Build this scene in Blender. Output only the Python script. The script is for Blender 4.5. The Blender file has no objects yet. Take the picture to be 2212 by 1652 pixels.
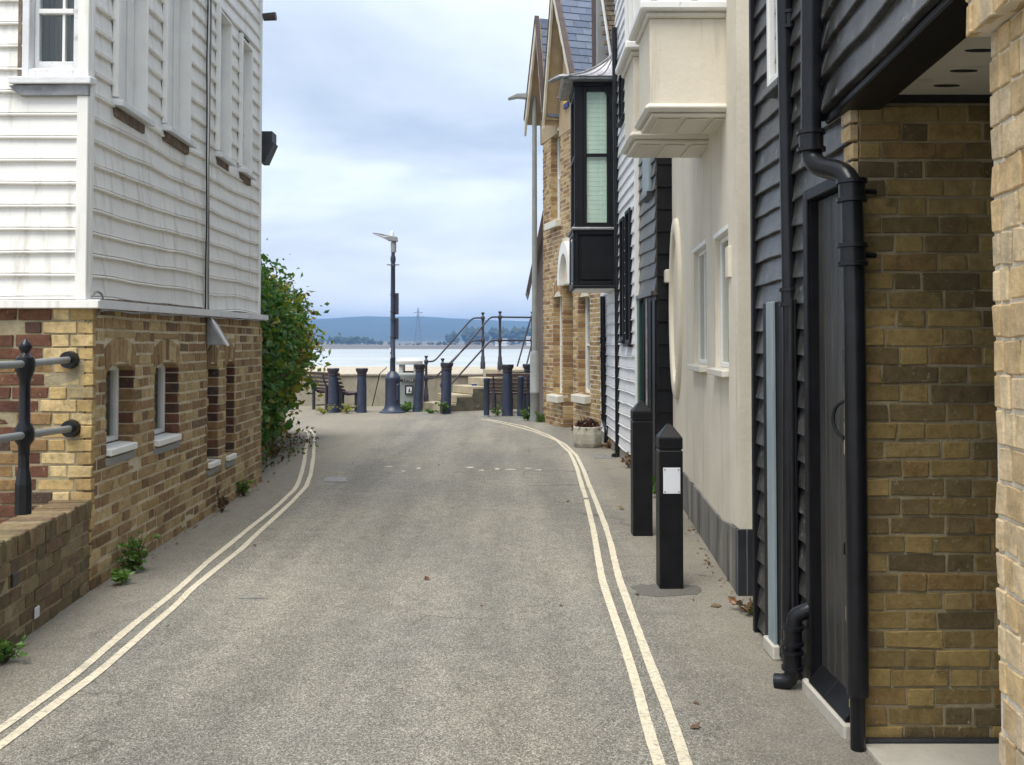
import bpy, bmesh, math, random
from mathutils import Vector, Matrix, noise as mnoise

# ------------------------------------------------------------------ camera, world, sun, exposure
S = bpy.context.scene
COL = S.collection
R = math.radians
EYE = 1.55                      # camera height, m
FPX, PW, PH, HORIZON = 2000.0, 2212.0, 1652.0, 742.0   # survey picture: focal length, size and horizon row in pixels
PITCH = R(1.5)
AXIS_ROW = HORIZON - FPX * math.tan(PITCH)
cam_d = bpy.data.cameras.new('camera'); cam = bpy.data.objects.new('camera', cam_d); COL.objects.link(cam)
cam.location = (0, 0, EYE); cam.rotation_euler = (R(90) + PITCH, 0, 0)
cam_d.sensor_width = 36; cam_d.lens = FPX / PW * 36
cam_d.shift_y = -(PH / 2 - AXIS_ROW) / PW
cam_d.clip_start = 0.05; cam_d.clip_end = 20000
S.camera = cam

SUN_EL, SUN_AZ = R(66), R(203)          # azimuth clockwise from +Y (towards the sea)
world = bpy.data.worlds.new('World'); S.world = world; world.use_nodes = True
def build_world():
    nt = world.node_tree; N = nt.nodes; L = nt.links
    for n in list(N): N.remove(n)
    out = N.new('ShaderNodeOutputWorld'); bg = N.new('ShaderNodeBackground')
    sky = N.new('ShaderNodeTexSky'); sky.sky_type = 'NISHITA'; sky.sun_disc = False
    sky.sun_elevation = SUN_EL; sky.sun_rotation = SUN_AZ; sky.air_density = 1.0; sky.dust_density = 1.5
    geo = N.new('ShaderNodeNewGeometry')
    # cloud deck: direction projected on to a high flat layer
    sep = N.new('ShaderNodeSeparateXYZ'); L.new(geo.outputs['Incoming'], sep.inputs[0])
    def math_(op, a, b=None, clamp=False):
        m = N.new('ShaderNodeMath'); m.operation = op; m.use_clamp = clamp
        for i, v in enumerate((a, b)):
            if v is None: continue
            if isinstance(v, (int, float)): m.inputs[i].default_value = v
            else: L.new(v, m.inputs[i])
        return m.outputs[0]
    up = math_('ABSOLUTE', sep.outputs[2])
    den = math_('ADD', up, 0.16)
    px = math_('DIVIDE', sep.outputs[0], den); py = math_('DIVIDE', sep.outputs[1], den)
    cmb = N.new('ShaderNodeCombineXYZ'); L.new(px, cmb.inputs[0]); L.new(py, cmb.inputs[1])
    n1 = N.new('ShaderNodeTexNoise'); n1.inputs['Scale'].default_value = 1.05; n1.inputs['Detail'].default_value = 7
    n1.inputs['Roughness'].default_value = 0.52; n1.inputs['Distortion'].default_value = 0.25
    mp = N.new('ShaderNodeMapping'); mp.inputs['Location'].default_value = (3.1, 1.4, 0); L.new(cmb.outputs[0], mp.inputs[0]); L.new(mp.outputs[0], n1.inputs['Vector'])
    cr = N.new('ShaderNodeValToRGB'); L.new(n1.outputs[0], cr.inputs[0])
    e = cr.color_ramp.elements
    e[0].position = 0.34; e[0].color = (2.5, 2.9, 3.5, 1)
    e[1].position = 0.68; e[1].color = (5.2, 5.5, 5.85, 1)
    m = e.new(0.5); m.color = (3.55, 3.9, 4.4, 1)
    mix = N.new('ShaderNodeMixRGB'); mix.inputs[0].default_value = 0.88
    L.new(sky.outputs[0], mix.inputs[1]); L.new(cr.outputs[0], mix.inputs[2])
    # the pale, slightly warm band every overcast sky has above the horizon
    hz = N.new('ShaderNodeValToRGB'); L.new(up, hz.inputs[0]); he = hz.color_ramp.elements
    he[0].position = 0.0; he[0].color = (0.75, 0.75, 0.75, 1); he[1].position = 0.16; he[1].color = (0, 0, 0, 1)
    mix2 = N.new('ShaderNodeMixRGB'); L.new(hz.outputs[0], mix2.inputs[0]); L.new(mix.outputs[0], mix2.inputs[1]); mix2.inputs[2].default_value = (6.2, 6.0, 5.6, 1)
    L.new(mix2.outputs[0], bg.inputs[0]); bg.inputs[1].default_value = 0.10
    L.new(bg.outputs[0], out.inputs[0])
build_world()
sun_d = bpy.data.lights.new('sun', 'SUN'); sun_d.energy = 1.9; sun_d.angle = R(40); sun_d.color = (1.0, 0.95, 0.86)
sun = bpy.data.objects.new('sun', sun_d); COL.objects.link(sun)
sd = Vector((math.sin(SUN_AZ) * math.cos(SUN_EL), math.cos(SUN_AZ) * math.cos(SUN_EL), math.sin(SUN_EL)))
sun.rotation_euler = sd.to_track_quat('Z', 'Y').to_euler(); sun.location = sd * 60
vs = S.view_settings
vs.view_transform = 'Standard'; vs.look = 'None'; vs.gamma = 1; vs.exposure = 1.32; vs.use_curve_mapping = False

# ------------------------------------------------------------------ survey helpers (picture measurements -> metres)
CO = Vector((0, 0, EYE)); CF = Vector((0, math.cos(PITCH), math.sin(PITCH))); CU = Vector((0, -math.sin(PITCH), math.cos(PITCH)))
def ray(px, py):
    return CF + Vector(((px - PW / 2) / FPX, 0, 0)) + CU * ((AXIS_ROW - py) / FPX)
def G(px, py, z=0.0):
    d = ray(px, py); return CO + d * ((z - EYE) / d.z)
def P(px, py, Y):
    d = ray(px, py); return CO + d * (Y / d.y)
class Frame:
    """vertical wall plane: a runs along it from A to B, d sticks out of it"""
    def __init__(s, A, B, out):
        s.A = Vector((A[0], A[1], 0)); B = Vector((B[0], B[1], 0)); s.u = (B - s.A); s.len = s.u.length; s.u.normalize()
        n = Vector((-s.u.y, s.u.x, 0)); s.n = n if n.dot(Vector((out[0], out[1], 0))) > 0 else -n
    def pt(s, a, z, d=0.0):
        v = s.A + s.u * a + s.n * d; return Vector((v.x, v.y, z))
    def hit(s, px, py, d=0.0):
        r = ray(px, py); o = s.A + s.n * d
        t = (o - CO).dot(s.n) / r.dot(s.n); p = CO + r * t
        return ((p - s.A).dot(s.u), p.z)

rng = random.Random(7)
# ------------------------------------------------------------------ mesh builder
class MB:
    def __init__(s): s.v = []; s.f = []
    def add(s, vs, fs):
        o = len(s.v); s.v += [tuple(v) for v in vs]; s.f += [tuple(i + o for i in f) for f in fs]; return s
    def para(s, o, x, y, z):
        o, x, y, z = map(Vector, (o, x, y, z))
        vs = [o, o + x, o + x + y, o + y, o + z, o + x + z, o + x + y + z, o + y + z]
        fl = [(3, 2, 1, 0), (4, 5, 6, 7), (0, 1, 5, 4), (1, 2, 6, 5), (2, 3, 7, 6), (3, 0, 4, 7)]
        if x.cross(y).dot(z) < 0: fl = [tuple(reversed(f)) for f in fl]
        return s.add(vs, fl)
    def box(s, x0, x1, y0, y1, z0, z1):
        return s.para((x0, y0, z0), (x1 - x0, 0, 0), (0, y1 - y0, 0), (0, 0, z1 - z0))
    def fbox(s, F, a0, a1, z0, z1, d0, d1):
        return s.para(F.pt(a0, z0, d0), F.u * (a1 - a0), F.n * (d1 - d0), Vector((0, 0, z1 - z0)))
    def prism(s, F, poly, d0, d1):
        """poly of (a,z) extruded from d0 to d1"""
        n = len(poly); a = [F.pt(p[0], p[1], d0) for p in poly]; b = [F.pt(p[0], p[1], d1) for p in poly]
        return s.add(a + b, [tuple(range(n)), tuple(reversed(range(n, 2 * n)))] + [(i, i + n, (i + 1) % n + n, (i + 1) % n) for i in range(n)])
    def tube(s, pts, r, n=8, cap=True):
        pts = [Vector(p) for p in pts]; rs = r if isinstance(r, (list, tuple)) else [r] * len(pts)
        rings = []; prev = None
        for i, p in enumerate(pts):
            t = (pts[min(i + 1, len(pts) - 1)] - pts[max(i - 1, 0)])
            if t.length < 1e-9: t = Vector((0, 0, 1))
            t.normalize()
            ref = Vector((0, 0, 1)) if abs(t.z) < 0.9 else Vector((1, 0, 0))
            if prev is None: x = t.cross(ref).normalized()
            else:
                x = prev - t * prev.dot(t); x = x.normalized() if x.length > 1e-6 else t.cross(ref).normalized()
            prev = x; y = t.cross(x)
            rings.append([p + (x * math.cos(2 * math.pi * k / n) + y * math.sin(2 * math.pi * k / n)) * rs[i] for k in range(n)])
        vs = [v for q in rings for v in q]; fs = []
        for i in range(len(rings) - 1):
            for k in range(n):
                fs.append((i * n + k, i * n + (k + 1) % n, (i + 1) * n + (k + 1) % n, (i + 1) * n + k))
        if cap:
            fs.append(tuple(reversed(range(n)))); fs.append(tuple(range((len(rings) - 1) * n, len(rings) * n)))
        return s.add(vs, fs)
    def lathe(s, c, prof, n=16, lean=(0, 0)):
        """prof: (r,z) from bottom to top"""
        c = Vector(c)
        return s.tube_rings([[c + Vector((r * math.cos(2 * math.pi * k / n) + lean[0] * z, r * math.sin(2 * math.pi * k / n) + lean[1] * z, z)) for k in range(n)] for r, z in prof])
    def tube_rings(s, rings):
        n = len(rings[0]); vs = [v for q in rings for v in q]; fs = []
        for i in range(len(rings) - 1):
            for k in range(n):
                fs.append((i * n + k, i * n + (k + 1) % n, (i + 1) * n + (k + 1) % n, (i + 1) * n + k))
        fs.append(tuple(reversed(range(n)))); fs.append(tuple(range((len(rings) - 1) * n, len(rings) * n)))
        return s.add(vs, fs)
    def mesh(s, name, m=None, bevel=0, smooth=False, fix=True):
        me = bpy.data.meshes.new(name); me.from_pydata(s.v, [], s.f)
        if bevel or fix:
            bm = bmesh.new(); bm.from_mesh(me)
            if fix: bmesh.ops.recalc_face_normals(bm, faces=bm.faces)
            if bevel: bmesh.ops.bevel(bm, geom=list(bm.edges), offset=bevel, segments=1, affect='EDGES', clamp_overlap=True)
            bm.to_mesh(me); bm.free()
        if m is not None: me.materials.append(m)
        if smooth:
            me.polygons.foreach_set('use_smooth', [True] * len(me.polygons))
            try: me.set_sharp_from_angle(angle=R(40))
            except Exception: pass
        return me
    def build(s, name, m, parent=None, bevel=0, smooth=False, fix=True):
        o = bpy.data.objects.new(name, s.mesh(name, m, bevel, smooth, fix)); COL.objects.link(o)
        if parent is not None: adopt(o, parent)
        return o
def base_of(o):
    while o.parent: o = o.parent
    return o
def adopt(o, parent):
    o.parent = parent
    if parent.parent is None and parent.type == 'EMPTY': o.matrix_parent_inverse = Matrix.Translation(-parent.location)
def thing(name, label, cat, loc=(0, 0, 0), group=None):
    o = bpy.data.objects.new(name, None); COL.objects.link(o); o.location = loc; o.empty_display_size = 0.1
    return tag(o, label, cat, group)
def tag(o, label=None, cat=None, group=None, kind=None):
    if label: o['label'] = label
    if cat: o['category'] = cat
    if group: o['group'] = group
    if kind: o['kind'] = kind
    return o

# ------------------------------------------------------------------ materials
def newmat(name):
    m = bpy.data.materials.new(name); m.use_nodes = True
    nt = m.node_tree; b = nt.nodes['Principled BSDF']; return m, nt, b
def nnode(nt, vec, scale, detail=4, rough=0.55, stretch=(1, 1, 1), dist=0.0):
    mp = nt.nodes.new('ShaderNodeMapping'); mp.inputs['Scale'].default_value = stretch; nt.links.new(vec, mp.inputs[0])
    n = nt.nodes.new('ShaderNodeTexNoise'); n.inputs['Scale'].default_value = scale; n.inputs['Detail'].default_value = detail
    n.inputs['Roughness'].default_value = rough; n.inputs['Distortion'].default_value = dist
    nt.links.new(mp.outputs[0], n.inputs['Vector']); return n.outputs[0]
def ramp(nt, fac, stops, interp='LINEAR'):
    r = nt.nodes.new('ShaderNodeValToRGB'); r.color_ramp.interpolation = interp; e = r.color_ramp.elements
    while len(e) < len(stops): e.new(0.5)
    for i, (p, c) in enumerate(stops):
        e[i].position = p; e[i].color = (c[0], c[1], c[2], 1) if not isinstance(c, (int, float)) else (c, c, c, 1)
    nt.links.new(fac, r.inputs[0]); return r.outputs[0]
def mixc(nt, fac, a, b, mode='MIX'):
    m = nt.nodes.new('ShaderNodeMixRGB'); m.blend_type = mode
    for i, v in enumerate((fac, a, b)):
        if isinstance(v, (int, float)): m.inputs[i].default_value = v if i == 0 else (v, v, v, 1)
        elif isinstance(v, tuple): m.inputs[i].default_value = (v[0], v[1], v[2], 1)
        else: nt.links.new(v, m.inputs[i])
    return m.outputs[0]
def pos(nt):
    return nt.nodes.new('ShaderNodeNewGeometry').outputs['Position']
def bump(nt, b, h, strength, dist=0.01):
    n = nt.nodes.new('ShaderNodeBump'); n.inputs['Strength'].default_value = strength; n.inputs['Distance'].default_value = dist
    nt.links.new(h, n.inputs['Height']); nt.links.new(n.outputs[0], b.inputs['Normal'])
def pm(name, c0, c1, scale=6, rough=0.6, bs=40, bstr=0.2, bd=0.004, stretch=(1, 1, 1), spec=0.5, metal=0.0, dirt=None, coat=0):
    """painted or stony surface: two tones, fine relief, optional (colour, scale, threshold, stretch) stains"""
    m, nt, b = newmat(name); p = pos(nt)
    c = ramp(nt, nnode(nt, p, scale, 5, 0.6, stretch), [(0.3, c0), (0.7, c1)])
    if dirt:
        for dc, ds, th, st in dirt:
            f = ramp(nt, nnode(nt, p, ds, 6, 0.65, st), [(th, 0.0), (min(1, th + 0.16), 1.0)])
            c = mixc(nt, f, c, dc)
    nt.links.new(c, b.inputs['Base Color']); b.inputs['Roughness'].default_value = rough; b.inputs['Metallic'].default_value = metal
    b.inputs['Specular IOR Level'].default_value = spec
    if coat: b.inputs['Coat Weight'].default_value = coat; b.inputs['Coat Roughness'].default_value = 0.25
    if bstr: bump(nt, b, nnode(nt, p, bs, 4, 0.6, stretch), bstr, bd)
    return m
def brickmat(name, cols, rough=0.85, bstr=0.7, stain=None, amp=(0.6, 1.35)):
    m, nt, b = newmat(name); p = pos(nt)
    oi = nt.nodes.new('ShaderNodeObjectInfo').outputs['Random']; gi = nt.nodes.new('ShaderNodeNewGeometry').outputs['Random Per Island']
    ad = nt.nodes.new('ShaderNodeMath'); ad.operation = 'ADD'; nt.links.new(oi, ad.inputs[0]); nt.links.new(gi, ad.inputs[1])
    fr = nt.nodes.new('ShaderNodeMath'); fr.operation = 'FRACT'; nt.links.new(ad.outputs[0], fr.inputs[0])
    k = len(cols); c = ramp(nt, fr.outputs[0], [(i / k, cols[i]) for i in range(k)], 'CONSTANT')
    v = ramp(nt, nnode(nt, p, 22, 6, 0.7), [(0.25, amp[0]), (0.75, amp[1])])
    c = mixc(nt, 1.0, c, v, 'MULTIPLY')
    f = ramp(nt, nnode(nt, p, 9, 6, 0.7), [(0.56, 0.0), (0.72, 0.75)])
    c = mixc(nt, f, c, tuple(x * 0.42 for x in cols[0]))
    f2 = ramp(nt, nnode(nt, p, 45, 3, 0.6), [(0.64, 0.0), (0.74, 0.6)])
    c = mixc(nt, f2, c, (0.46, 0.39, 0.27))
    if stain:
        sc, ss, th = stain
        f3 = ramp(nt, nnode(nt, p, ss, 5, 0.6), [(th, 0.0), (th + 0.2, 0.8)]); c = mixc(nt, f3, c, sc)
    nt.links.new(c, b.inputs['Base Color']); b.inputs['Roughness'].default_value = rough; b.inputs['Specular IOR Level'].default_value = 0.25
    bump(nt, b, nnode(nt, p, 70, 6, 0.7), bstr, 0.008)
    return m
def glassmat(name, tint=(0.93, 0.96, 0.955), ior=1.5):
    m, nt, b = newmat(name); N = nt.nodes; out = N['Material Output']; N.remove(b)
    lw = N.new('ShaderNodeLayerWeight'); lw.inputs[0].default_value = 0.5
    pw = N.new('ShaderNodeMath'); pw.operation = 'POWER'; pw.inputs[1].default_value = 5; nt.links.new(lw.outputs['Facing'], pw.inputs[0])
    fr = N.new('ShaderNodeMath'); fr.operation = 'MULTIPLY_ADD'; fr.inputs[1].default_value = 0.93; fr.inputs[2].default_value = 0.06; nt.links.new(pw.outputs[0], fr.inputs[0])
    tr = N.new('ShaderNodeBsdfTransparent'); tr.inputs[0].default_value = (*tint, 1)
    gl = N.new('ShaderNodeBsdfGlossy'); gl.inputs['Roughness'].default_value = 0.02
    mx = N.new('ShaderNodeMixShader'); nt.links.new(fr.outputs[0], mx.inputs[0]); nt.links.new(tr.outputs[0], mx.inputs[1]); nt.links.new(gl.outputs[0], mx.inputs[2])
    nt.links.new(mx.outputs[0], out.inputs[0])
    bp = N.new('ShaderNodeBump'); bp.inputs['Strength'].default_value = 0.06; bp.inputs['Distance'].default_value = 0.01
    nt.links.new(nnode(nt, pos(nt), 5, 2), bp.inputs['Height']); nt.links.new(bp.outputs[0], gl.inputs['Normal'])
    return m
M = {}
M['white'] = pm('white weatherboard paint', (0.76, 0.75, 0.71), (0.84, 0.83, 0.79), 3, 0.5, 60, 0.25, 0.003, (1, 1, 1), dirt=[((0.60, 0.58, 0.52), 2.4, 0.53, (4.5, 4.5, 0.45)), ((0.42, 0.40, 0.32), 6, 0.69, (1.5, 1.5, 0.7)), ((0.2, 0.13, 0.08), 14, 0.735, (1, 1, 1))])
M['whitetrim'] = pm('white joinery paint', (0.73, 0.73, 0.71), (0.82, 0.82, 0.79), 5, 0.45, 90, 0.2, 0.002, dirt=[((0.34, 0.32, 0.28), 6, 0.66, (2, 2, 0.6))])
M['peel'] = pm('peeling white paint', (0.62, 0.63, 0.64), (0.74, 0.75, 0.76), 5, 0.55, 50, 0.5, 0.006, dirt=[((0.3, 0.29, 0.27), 9, 0.60, (1, 1, 1)), ((0.12, 0.055, 0.03), 13, 0.66, (1, 1, 0.5))])
M['white2'] = pm('bright white boards', (0.70, 0.71, 0.73), (0.82, 0.82, 0.83), 4, 0.5, 60, 0.2, 0.003, dirt=[((0.42, 0.40, 0.37), 5, 0.66, (2, 2, 0.6))])
M['oldwood'] = pm('bare rotten timber', (0.10, 0.07, 0.05), (0.24, 0.19, 0.15), 14, 0.85, 60, 0.6, 0.006)
M['lead'] = pm('old lead flashing', (0.16, 0.165, 0.175), (0.33, 0.34, 0.35), 9, 0.5, 25, 0.5, 0.01, metal=0.3)
M['leadroof'] = pm('lead roof', (0.42, 0.42, 0.45), (0.62, 0.62, 0.65), 7, 0.38, 20, 0.4, 0.01, metal=0.5)
M['mortar'] = pm('old lime mortar', (0.52, 0.45, 0.32), (0.70, 0.62, 0.46), 12, 0.9, 80, 0.7, 0.01)
M['mortar_dark'] = pm('sooty mortar', (0.24, 0.20, 0.12), (0.40, 0.34, 0.22), 10, 0.9, 80, 0.7, 0.01)
M['mortar_pale'] = pm('pale mortar', (0.62, 0.55, 0.43), (0.76, 0.69, 0.56), 12, 0.9, 80, 0.6, 0.01)
M['brick_l'] = brickmat('mixed brown stock brick', [(0.28, 0.185, 0.09), (0.33, 0.23, 0.115), (0.42, 0.31, 0.16), (0.27, 0.17, 0.088), (0.48, 0.37, 0.20), (0.19, 0.125, 0.07), (0.36, 0.25, 0.125)], stain=((0.40, 0.345, 0.225), 7, 0.60))
M['brick_low'] = brickmat('lichened grey brown brick', [(0.16, 0.115, 0.065), (0.21, 0.155, 0.09), (0.13, 0.10, 0.06), (0.25, 0.19, 0.115), (0.18, 0.12, 0.075)], stain=((0.17, 0.16, 0.085), 3, 0.5))
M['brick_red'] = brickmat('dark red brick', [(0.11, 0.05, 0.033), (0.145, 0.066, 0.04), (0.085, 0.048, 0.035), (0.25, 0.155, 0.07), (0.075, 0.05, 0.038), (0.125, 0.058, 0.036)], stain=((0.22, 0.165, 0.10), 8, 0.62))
M['brick_quoin'] = brickmat('yellow stock quoin brick', [(0.50, 0.36, 0.16), (0.56, 0.42, 0.21), (0.43, 0.30, 0.13), (0.60, 0.46, 0.24), (0.40, 0.31, 0.17)])
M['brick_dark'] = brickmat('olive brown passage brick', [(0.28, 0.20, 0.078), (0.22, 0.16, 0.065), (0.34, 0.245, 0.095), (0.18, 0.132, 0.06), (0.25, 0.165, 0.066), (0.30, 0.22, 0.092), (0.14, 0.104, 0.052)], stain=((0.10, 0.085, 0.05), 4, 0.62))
M['brick_pier'] = brickmat('bright buff brick', [(0.62, 0.45, 0.24), (0.66, 0.51, 0.31), (0.55, 0.40, 0.22), (0.64, 0.47, 0.25), (0.58, 0.46, 0.30), (0.69, 0.54, 0.33)])
M['brick_far'] = brickmat('yellow orange house brick', [(0.40, 0.265, 0.125), (0.46, 0.32, 0.155), (0.30, 0.18, 0.09), (0.50, 0.37, 0.20), (0.25, 0.145, 0.075), (0.43, 0.29, 0.14)])
M['cream'] = pm('cream render', (0.62, 0.565, 0.455), (0.70, 0.645, 0.535), 2.2, 0.75, 26, 0.35, 0.008, dirt=[((0.49, 0.445, 0.355), 2.4, 0.56, (2.5, 2.5, 0.3)), ((0.40, 0.35, 0.26), 6, 0.70, (2, 2, 0.6))])
M['creamtrim'] = pm('cream joinery', (0.60, 0.57, 0.48), (0.67, 0.64, 0.56), 4, 0.4, 60, 0.15, 0.003, dirt=[((0.42, 0.39, 0.31), 6, 0.66, (2, 2, 0.5))])
M['plinth'] = pm('weathered grey plinth', (0.08, 0.08, 0.08), (0.25, 0.235, 0.205), 4, 0.7, 30, 0.4, 0.008, (1, 1, 0.35), dirt=[((0.40, 0.36, 0.28), 4, 0.56, (2, 2, 0.3))])
M['plinth_black'] = pm('black tar plinth', (0.016, 0.018, 0.022), (0.03, 0.032, 0.038), 5, 0.5, 30, 0.4, 0.008)
M['black'] = pm('black gloss paint', (0.006, 0.006, 0.007), (0.012, 0.012, 0.014), 8, 0.45, 30, 0.25, 0.004, spec=0.2, dirt=[((0.10, 0.10, 0.105), 18, 0.76, (1, 1, 0.5))])
M['blackboard'] = pm('weathered black boards', (0.02, 0.02, 0.019), (0.085, 0.083, 0.08), 9, 0.3, 70, 0.6, 0.005, (1, 1, 1), dirt=[((0.34, 0.33, 0.315), 20, 0.6, (1, 1, 0.6))])
M['door'] = pm('worn charcoal door paint', (0.022, 0.021, 0.020), (0.065, 0.063, 0.059), 5, 0.36, 60, 0.5, 0.004, (6, 6, 0.35))
M['iron'] = pm('black cast iron', (0.006, 0.006, 0.008), (0.012, 0.013, 0.016), 10, 0.3, 40, 0.25, 0.004, spec=0.35, dirt=[((0.085, 0.075, 0.07), 11, 0.70, (1, 1, 0.4))])
M['paleblue'] = pm('pale blue grey painted strip', (0.21, 0.265, 0.29), (0.29, 0.34, 0.36), 6, 0.5, 60, 0.4, 0.004, (3, 3, 0.4), dirt=[((0.16, 0.19, 0.21), 9, 0.64, (2, 2, 0.3))])
M['blueiron'] = pm('navy painted iron', (0.020, 0.028, 0.055), (0.036, 0.047, 0.082), 8, 0.4, 50, 0.2, 0.003, dirt=[((0.10, 0.095, 0.10), 16, 0.74, (1, 1, 1))])
M['purpleiron'] = pm('faded dark handrail paint', (0.028, 0.026, 0.04), (0.05, 0.045, 0.06), 8, 0.45, 50, 0.2, 0.003)
M['galv'] = pm('grey painted steel', (0.20, 0.215, 0.215), (0.27, 0.285, 0.28), 5, 0.5, 50, 0.15, 0.003)
M['lampgrey'] = pm('pale grey lamp casting', (0.22, 0.23, 0.235), (0.29, 0.30, 0.30), 5, 0.5, 50, 0.1, 0.002)
M['bin'] = pm('pale grey green bin plastic', (0.36, 0.40, 0.38), (0.44, 0.48, 0.455), 4, 0.5, 50, 0.1, 0.003)
M['binhood'] = pm('off white bin hood', (0.55, 0.54, 0.52), (0.64, 0.63, 0.61), 4, 0.5, 50, 0.1, 0.003)
M['signwhite'] = pm('white sign face', (0.66, 0.68, 0.72), (0.72, 0.74, 0.77), 6, 0.4, 50, 0.05, 0.001)
M['signblue'] = pm('blue sign header', (0.03, 0.05, 0.2), (0.04, 0.07, 0.25), 6, 0.4, 50, 0.05, 0.001)
M['yellow'] = pm('yellow enamel', (0.75, 0.48, 0.05), (0.8, 0.52, 0.07), 6, 0.4, 50, 0.05, 0.001)
M['bench'] = pm('dark stained bench timber', (0.045, 0.026, 0.022), (0.085, 0.052, 0.042), 10, 0.45, 50, 0.4, 0.003)
M['bench2'] = pm('worn brown bench timber', (0.10, 0.060, 0.048), (0.17, 0.115, 0.095), 10, 0.5, 50, 0.4, 0.003)
M['slate'] = brickmat('blue grey slate', [(0.105, 0.135, 0.20), (0.125, 0.155, 0.22), (0.095, 0.12, 0.18), (0.14, 0.17, 0.235)], rough=0.5, bstr=0.3, amp=(0.85, 1.15))
M['tile'] = brickmat('grey brown clay tile', [(0.20, 0.165, 0.12), (0.26, 0.21, 0.15), (0.15, 0.125, 0.10), (0.30, 0.20, 0.12)])
M['barge'] = pm('cream bargeboard', (0.56, 0.51, 0.40), (0.66, 0.61, 0.5), 5, 0.6, 40, 0.3, 0.004, dirt=[((0.22, 0.17, 0.12), 8, 0.68, (1, 1, 0.5))])
M['soffit_tan'] = pm('tan gable lining', (0.36, 0.27, 0.16), (0.46, 0.36, 0.22), 5, 0.7, 40, 0.3, 0.004)
M['browncap'] = pm('brown verge timber', (0.05, 0.032, 0.03), (0.09, 0.062, 0.058), 8, 0.55, 50, 0.3, 0.004)
M['mauve'] = pm('grey brown boarded shed', (0.17, 0.145, 0.145), (0.23, 0.20, 0.195), 4, 0.7, 60, 0.3, 0.004, (1, 1, 0.3))
M['mint'] = pm('mint green blind', (0.66, 0.79, 0.68), (0.76, 0.86, 0.76), 3, 0.7, 50, 0.1, 0.002)
M['curtain'] = pm('olive grey curtain', (0.16, 0.17, 0.13), (0.26, 0.27, 0.21), 5, 0.8, 30, 0.2, 0.003, (5, 5, 0.3))
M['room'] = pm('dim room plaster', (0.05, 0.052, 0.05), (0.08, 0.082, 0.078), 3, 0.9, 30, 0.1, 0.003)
M['ceilingw'] = pm('stained white soffit', (0.60, 0.57, 0.48), (0.70, 0.67, 0.58), 3, 0.7, 40, 0.2, 0.004, dirt=[((0.28, 0.25, 0.19), 5, 0.62, (0.6, 2, 1))])
M['ventdark'] = pm('dark slot', (0.012, 0.011, 0.01), (0.02, 0.018, 0.016), 5, 0.8, 40, 0.1, 0.003)
M['stone'] = pm('worn concrete step', (0.36, 0.31, 0.215), (0.47, 0.41, 0.295), 5, 0.85, 40, 0.5, 0.008, dirt=[((0.24, 0.20, 0.13), 6, 0.6, (1, 1, 1))])
M['stepside'] = pm('algae dark concrete', (0.05, 0.047, 0.034), (0.15, 0.13, 0.09), 6, 0.9, 40, 0.6, 0.01, dirt=[((0.27, 0.24, 0.17), 7, 0.62, (1, 1, 1))])
M['seawall'] = pm('stained concrete sea wall', (0.24, 0.215, 0.165), (0.33, 0.30, 0.235), 3, 0.85, 40, 0.5, 0.008, dirt=[((0.17, 0.145, 0.095), 3, 0.58, (1.5, 1.5, 0.6)), ((0.42, 0.38, 0.3), 9, 0.68, (1, 1, 1))])
M['coping'] = pm('pale gritty coping', (0.33, 0.29, 0.23), (0.50, 0.45, 0.37), 22, 0.9, 60, 0.6, 0.008)
M['threshold'] = pm('pale stone threshold', (0.44, 0.41, 0.35), (0.56, 0.53, 0.46), 6, 0.85, 50, 0.5, 0.006, dirt=[((0.25, 0.22, 0.17), 9, 0.62, (1, 1, 1))])
M['planter'] = pm('mossy pale stone', (0.32, 0.30, 0.24), (0.50, 0.48, 0.40), 9, 0.9, 40, 0.7, 0.012, dirt=[((0.18, 0.17, 0.11), 8, 0.6, (1, 1, 0.6))])
M['rubber'] = pm('dark asphalt patch', (0.085, 0.08, 0.07), (0.15, 0.142, 0.125), 60, 0.9, 160, 0.7, 0.006)
M['cover'] = pm('worn iron cover', (0.14, 0.135, 0.125), (0.30, 0.29, 0.27), 16, 0.6, 60, 0.5, 0.004, metal=0.2)
M['cable'] = pm('grey cable sheath', (0.13, 0.13, 0.125), (0.24, 0.235, 0.22), 12, 0.5, 40, 0.1, 0.002)
M['green'] = pm('bottle green paint', (0.012, 0.05, 0.035), (0.02, 0.075, 0.05), 8, 0.4, 40, 0.2, 0.003)
M['glass'] = glassmat('window glass')
def leafmat(name, cols, trans=0.35):
    m, nt, b = newmat(name); N = nt.nodes; p = pos(nt)
    gi = N.new('ShaderNodeNewGeometry').outputs['Random Per Island']
    k = len(cols); c = ramp(nt, gi, [(i / (k - 1), cols[i]) for i in range(k)])
    c = mixc(nt, 1.0, c, ramp(nt, nnode(nt, p, 2.2, 3), [(0.3, 0.6), (0.7, 1.35)]), 'MULTIPLY')
    nt.links.new(c, b.inputs['Base Color']); b.inputs['Roughness'].default_value = 0.42
    t = N.new('ShaderNodeBsdfTranslucent'); nt.links.new(mixc(nt, 1.0, c, (1.2, 1.3, 0.6), 'MULTIPLY'), t.inputs[0])
    mx = N.new('ShaderNodeMixShader'); mx.inputs[0].default_value = trans
    nt.links.new(b.outputs[0], mx.inputs[1]); nt.links.new(t.outputs[0], mx.inputs[2]); nt.links.new(mx.outputs[0], N['Material Output'].inputs[0])
    return m
M['leaf'] = leafmat('green climber leaf', [(0.036, 0.10, 0.022), (0.058, 0.15, 0.03), (0.08, 0.185, 0.036), (0.14, 0.22, 0.04)])
M['leafy'] = leafmat('yellowing climber leaf', [(0.20, 0.24, 0.03), (0.28, 0.28, 0.035), (0.33, 0.29, 0.045), (0.15, 0.23, 0.03)])
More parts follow.
